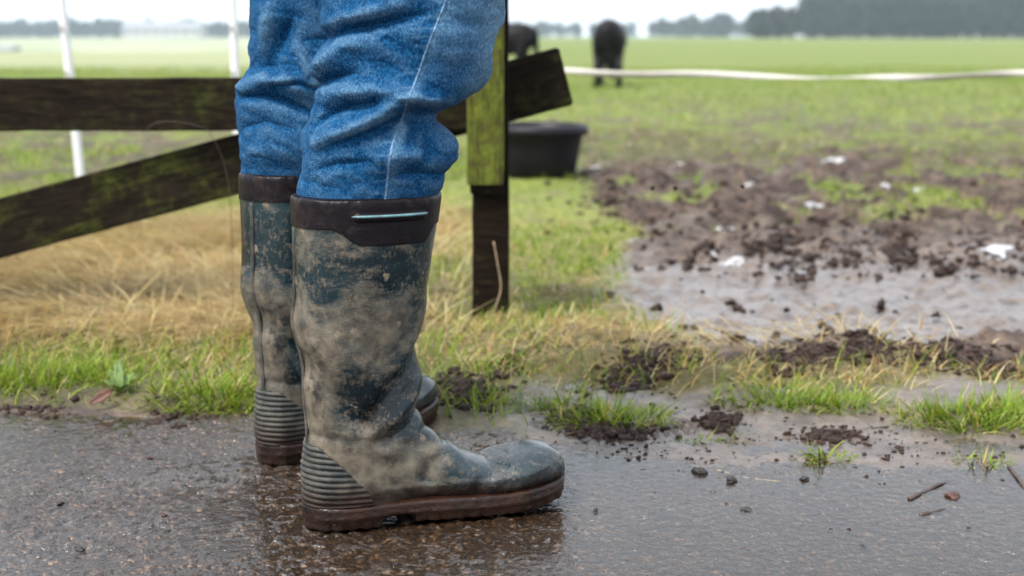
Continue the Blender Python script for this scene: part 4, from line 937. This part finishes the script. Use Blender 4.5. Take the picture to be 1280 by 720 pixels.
# ------------------------------------------------------------ far country
BARK = mat_simple('winter_wood', (.030, .030, .022), .9, .6, .5, .0); CROWN = mat_simple('dark_winter_crown', (.012, .015, .013), .95, .25, .6, .0)
WALLW = mat_simple('pale_farm_wall', (.36, .36, .36), .8, .3, .1, .0); ROOFM = mat_simple('grey_farm_roof', (.20, .21, .22), .7, .5, .2, .0); GAP = mat_simple('dark_opening', (.05, .05, .05), .8, .5, .2, .0)
def wood(name, lab, spots, leaf, per):
    Vv, Q, off = [], [], 0
    for (x, y, h) in spots:
        g = gz(x, y); r = h*rng.uniform(.022, .032)
        V_, q_, t_ = tube([Vector((x, y, g-1)), Vector((x+rng.normal(0, .2), y, g+h*.4)), Vector((x+rng.normal(0, .4), y, g+h*.85))], [r, r*.7, r*.2], 5); Vv.append(V_); Q.append(q_+off); off += len(V_)
        for k in range(4):
            a = rng.random()*6.28; z0 = g+h*rng.uniform(.25, .5); V_, q_, t_ = tube([Vector((x, y, z0)), Vector((x+math.cos(a)*h*.12, y+math.sin(a)*h*.12, z0+h*.13)), Vector((x+math.cos(a)*h*.2, y+math.sin(a)*h*.2, z0+h*.32))], [r*.5, r*.3, r*.1], 4); Vv.append(V_); Q.append(q_+off); off += len(V_)
        n = per; u = rng.normal(0, 1, (n, 3)); u /= np.linalg.norm(u, axis=1)[:, None]; u *= rng.random((n, 1))**.4
        c = np.array([x, y, g+h*.53])+u*np.array([h*.32, h*.32, h*.46])*(1+.5*(vn(u[:, :1]*2+x, u[:, 1:2]*2, u[:, 2:]*2, 3)-.5))
        a = rng.normal(0, 1, (n, 3)); a /= np.linalg.norm(a, axis=1)[:, None]; b = np.cross(a, rng.normal(0, 1, (n, 3))); b /= np.linalg.norm(b, axis=1)[:, None]; s = leaf*rng.uniform(.5, 1.2, (n, 1))
        V_ = np.stack([c-a*s, c-b*s*.7, c+a*s, c+b*s*.7], 1).reshape(-1, 3); Vv.append(V_); Q.append(np.arange(4*n).reshape(-1, 4)+off); off += 4*n
    o = link(name, mesh_np(name, np.concatenate(Vv), np.concatenate(Q)), CROWN); tag(o, lab, kind='stuff')
sp = []
for k in range(230):
    y = rng.uniform(345, 430); px = rng.uniform(1000, 1560); hh = np.interp(px, [985, 1060, 1150, 1560], [9.5, 11.5, 13, 15])
    sp.append(((px-640)/F*y, y, hh*rng.uniform(.72, 1.2)*y/360))
for k in range(14): y = rng.uniform(335, 350); px = rng.uniform(938, 985); sp.append(((px-640)/F*y, y, rng.uniform(6.0, 7.6)))
wood('distant_wood', 'dark hazy wood on the far side of the field', sp, .85, 300)
sp = [((px-640)/F*y, y, h*rng.uniform(.8, 1.2)) for px, y, h in [(rng.uniform(820, 935), rng.uniform(560, 640), 8.5) for _ in range(22)]]
sp += [((px-640)/F*y, y, h*rng.uniform(.7, 1.2)) for px, y, h in [(rng.uniform(-300, 1700), rng.uniform(720, 840), 7.5) for _ in range(560)]]
sp += [((px-640)/F*y, y, h*rng.uniform(.8, 1.2)) for px, y, h in [(rng.uniform(-120, 330), rng.uniform(690, 760), 8.5) for _ in range(120)]]
wood('far_tree_line', 'faint line of trees fading into the mist', sp, 1.5, 70)
def box(name, x0, x1, y0, y1, z0, z1, mat, parent):
    bm = bmesh.new(); bmesh.ops.create_cube(bm, size=1); m_ = bpy.data.meshes.new(name); bm.to_mesh(m_); bm.free()
    o = link(name, m_, mat, parent); o.scale = (x1-x0, y1-y0, z1-z0); o.location = ((x0+x1)/2, (y0+y1)/2, (z0+z1)/2); return o
def barn(px0, px1, D, wall_h, roof_h, depth, lab, nwin):
    x0, x1 = (px0-640)/F*D, (px1-640)/F*D; g = min(gz(x0, D), gz(x1, D)); e = empty('barn', ((x0+x1)/2, D, g)); L = (x1-x0)/2
    box('wall', -L, L, 0, depth, -.6, wall_h, WALLW, e)
    V_ = [(-L-.4, -.5, wall_h), (L+.4, -.5, wall_h), (L+.4, depth+.5, wall_h), (-L-.4, depth+.5, wall_h), (-L-.4, depth/2, wall_h+roof_h), (L+.4, depth/2, wall_h+roof_h)]
    me = bpy.data.meshes.new('roof'); me.from_pydata(V_, [], [(0, 1, 5, 4), (2, 3, 4, 5), (0, 4, 3), (1, 2, 5), (3, 2, 1, 0)]); link('roof', me, ROOFM, e)
    for k in range(nwin):
        c = -L+(k+.5)*2*L/nwin; box('window', c-.8, c+.8, -.06, .05, wall_h*.45, wall_h*.75, GAP, e)
    tag(e, lab, 'barn')
barn(160, 256, 610, 4.2, 3.0, 14, 'long pale farm building faint in the mist beyond the fence rail', 8)
barn(-40, 21, 330, 2.0, 1.0, 7, 'low white farm shed in the misty valley', 4)

# ------------------------------------------------------------ mist
bm = bmesh.new(); bmesh.ops.create_cube(bm, size=1); m_ = bpy.data.meshes.new('haze'); bm.to_mesh(m_); bm.free()
hz = link('haze', m_); hz.scale = (2700, 960, 40); hz.location = (0, 430, 12.5); tag(hz, 'pale winter mist over the fields', kind='stuff')
hm = bpy.data.materials.new('mist'); hm.use_nodes = True; hn = hm.node_tree; hn.nodes.clear(); ho = hn.nodes.new('ShaderNodeOutputMaterial'); hv = hn.nodes.new('ShaderNodeVolumePrincipled')
hv.inputs['Color'].default_value = (.72, .86, 1, 1); hv.inputs['Density'].default_value = .00042; hn.links.new(hv.outputs[0], ho.inputs['Volume']); m_.materials.append(hm)
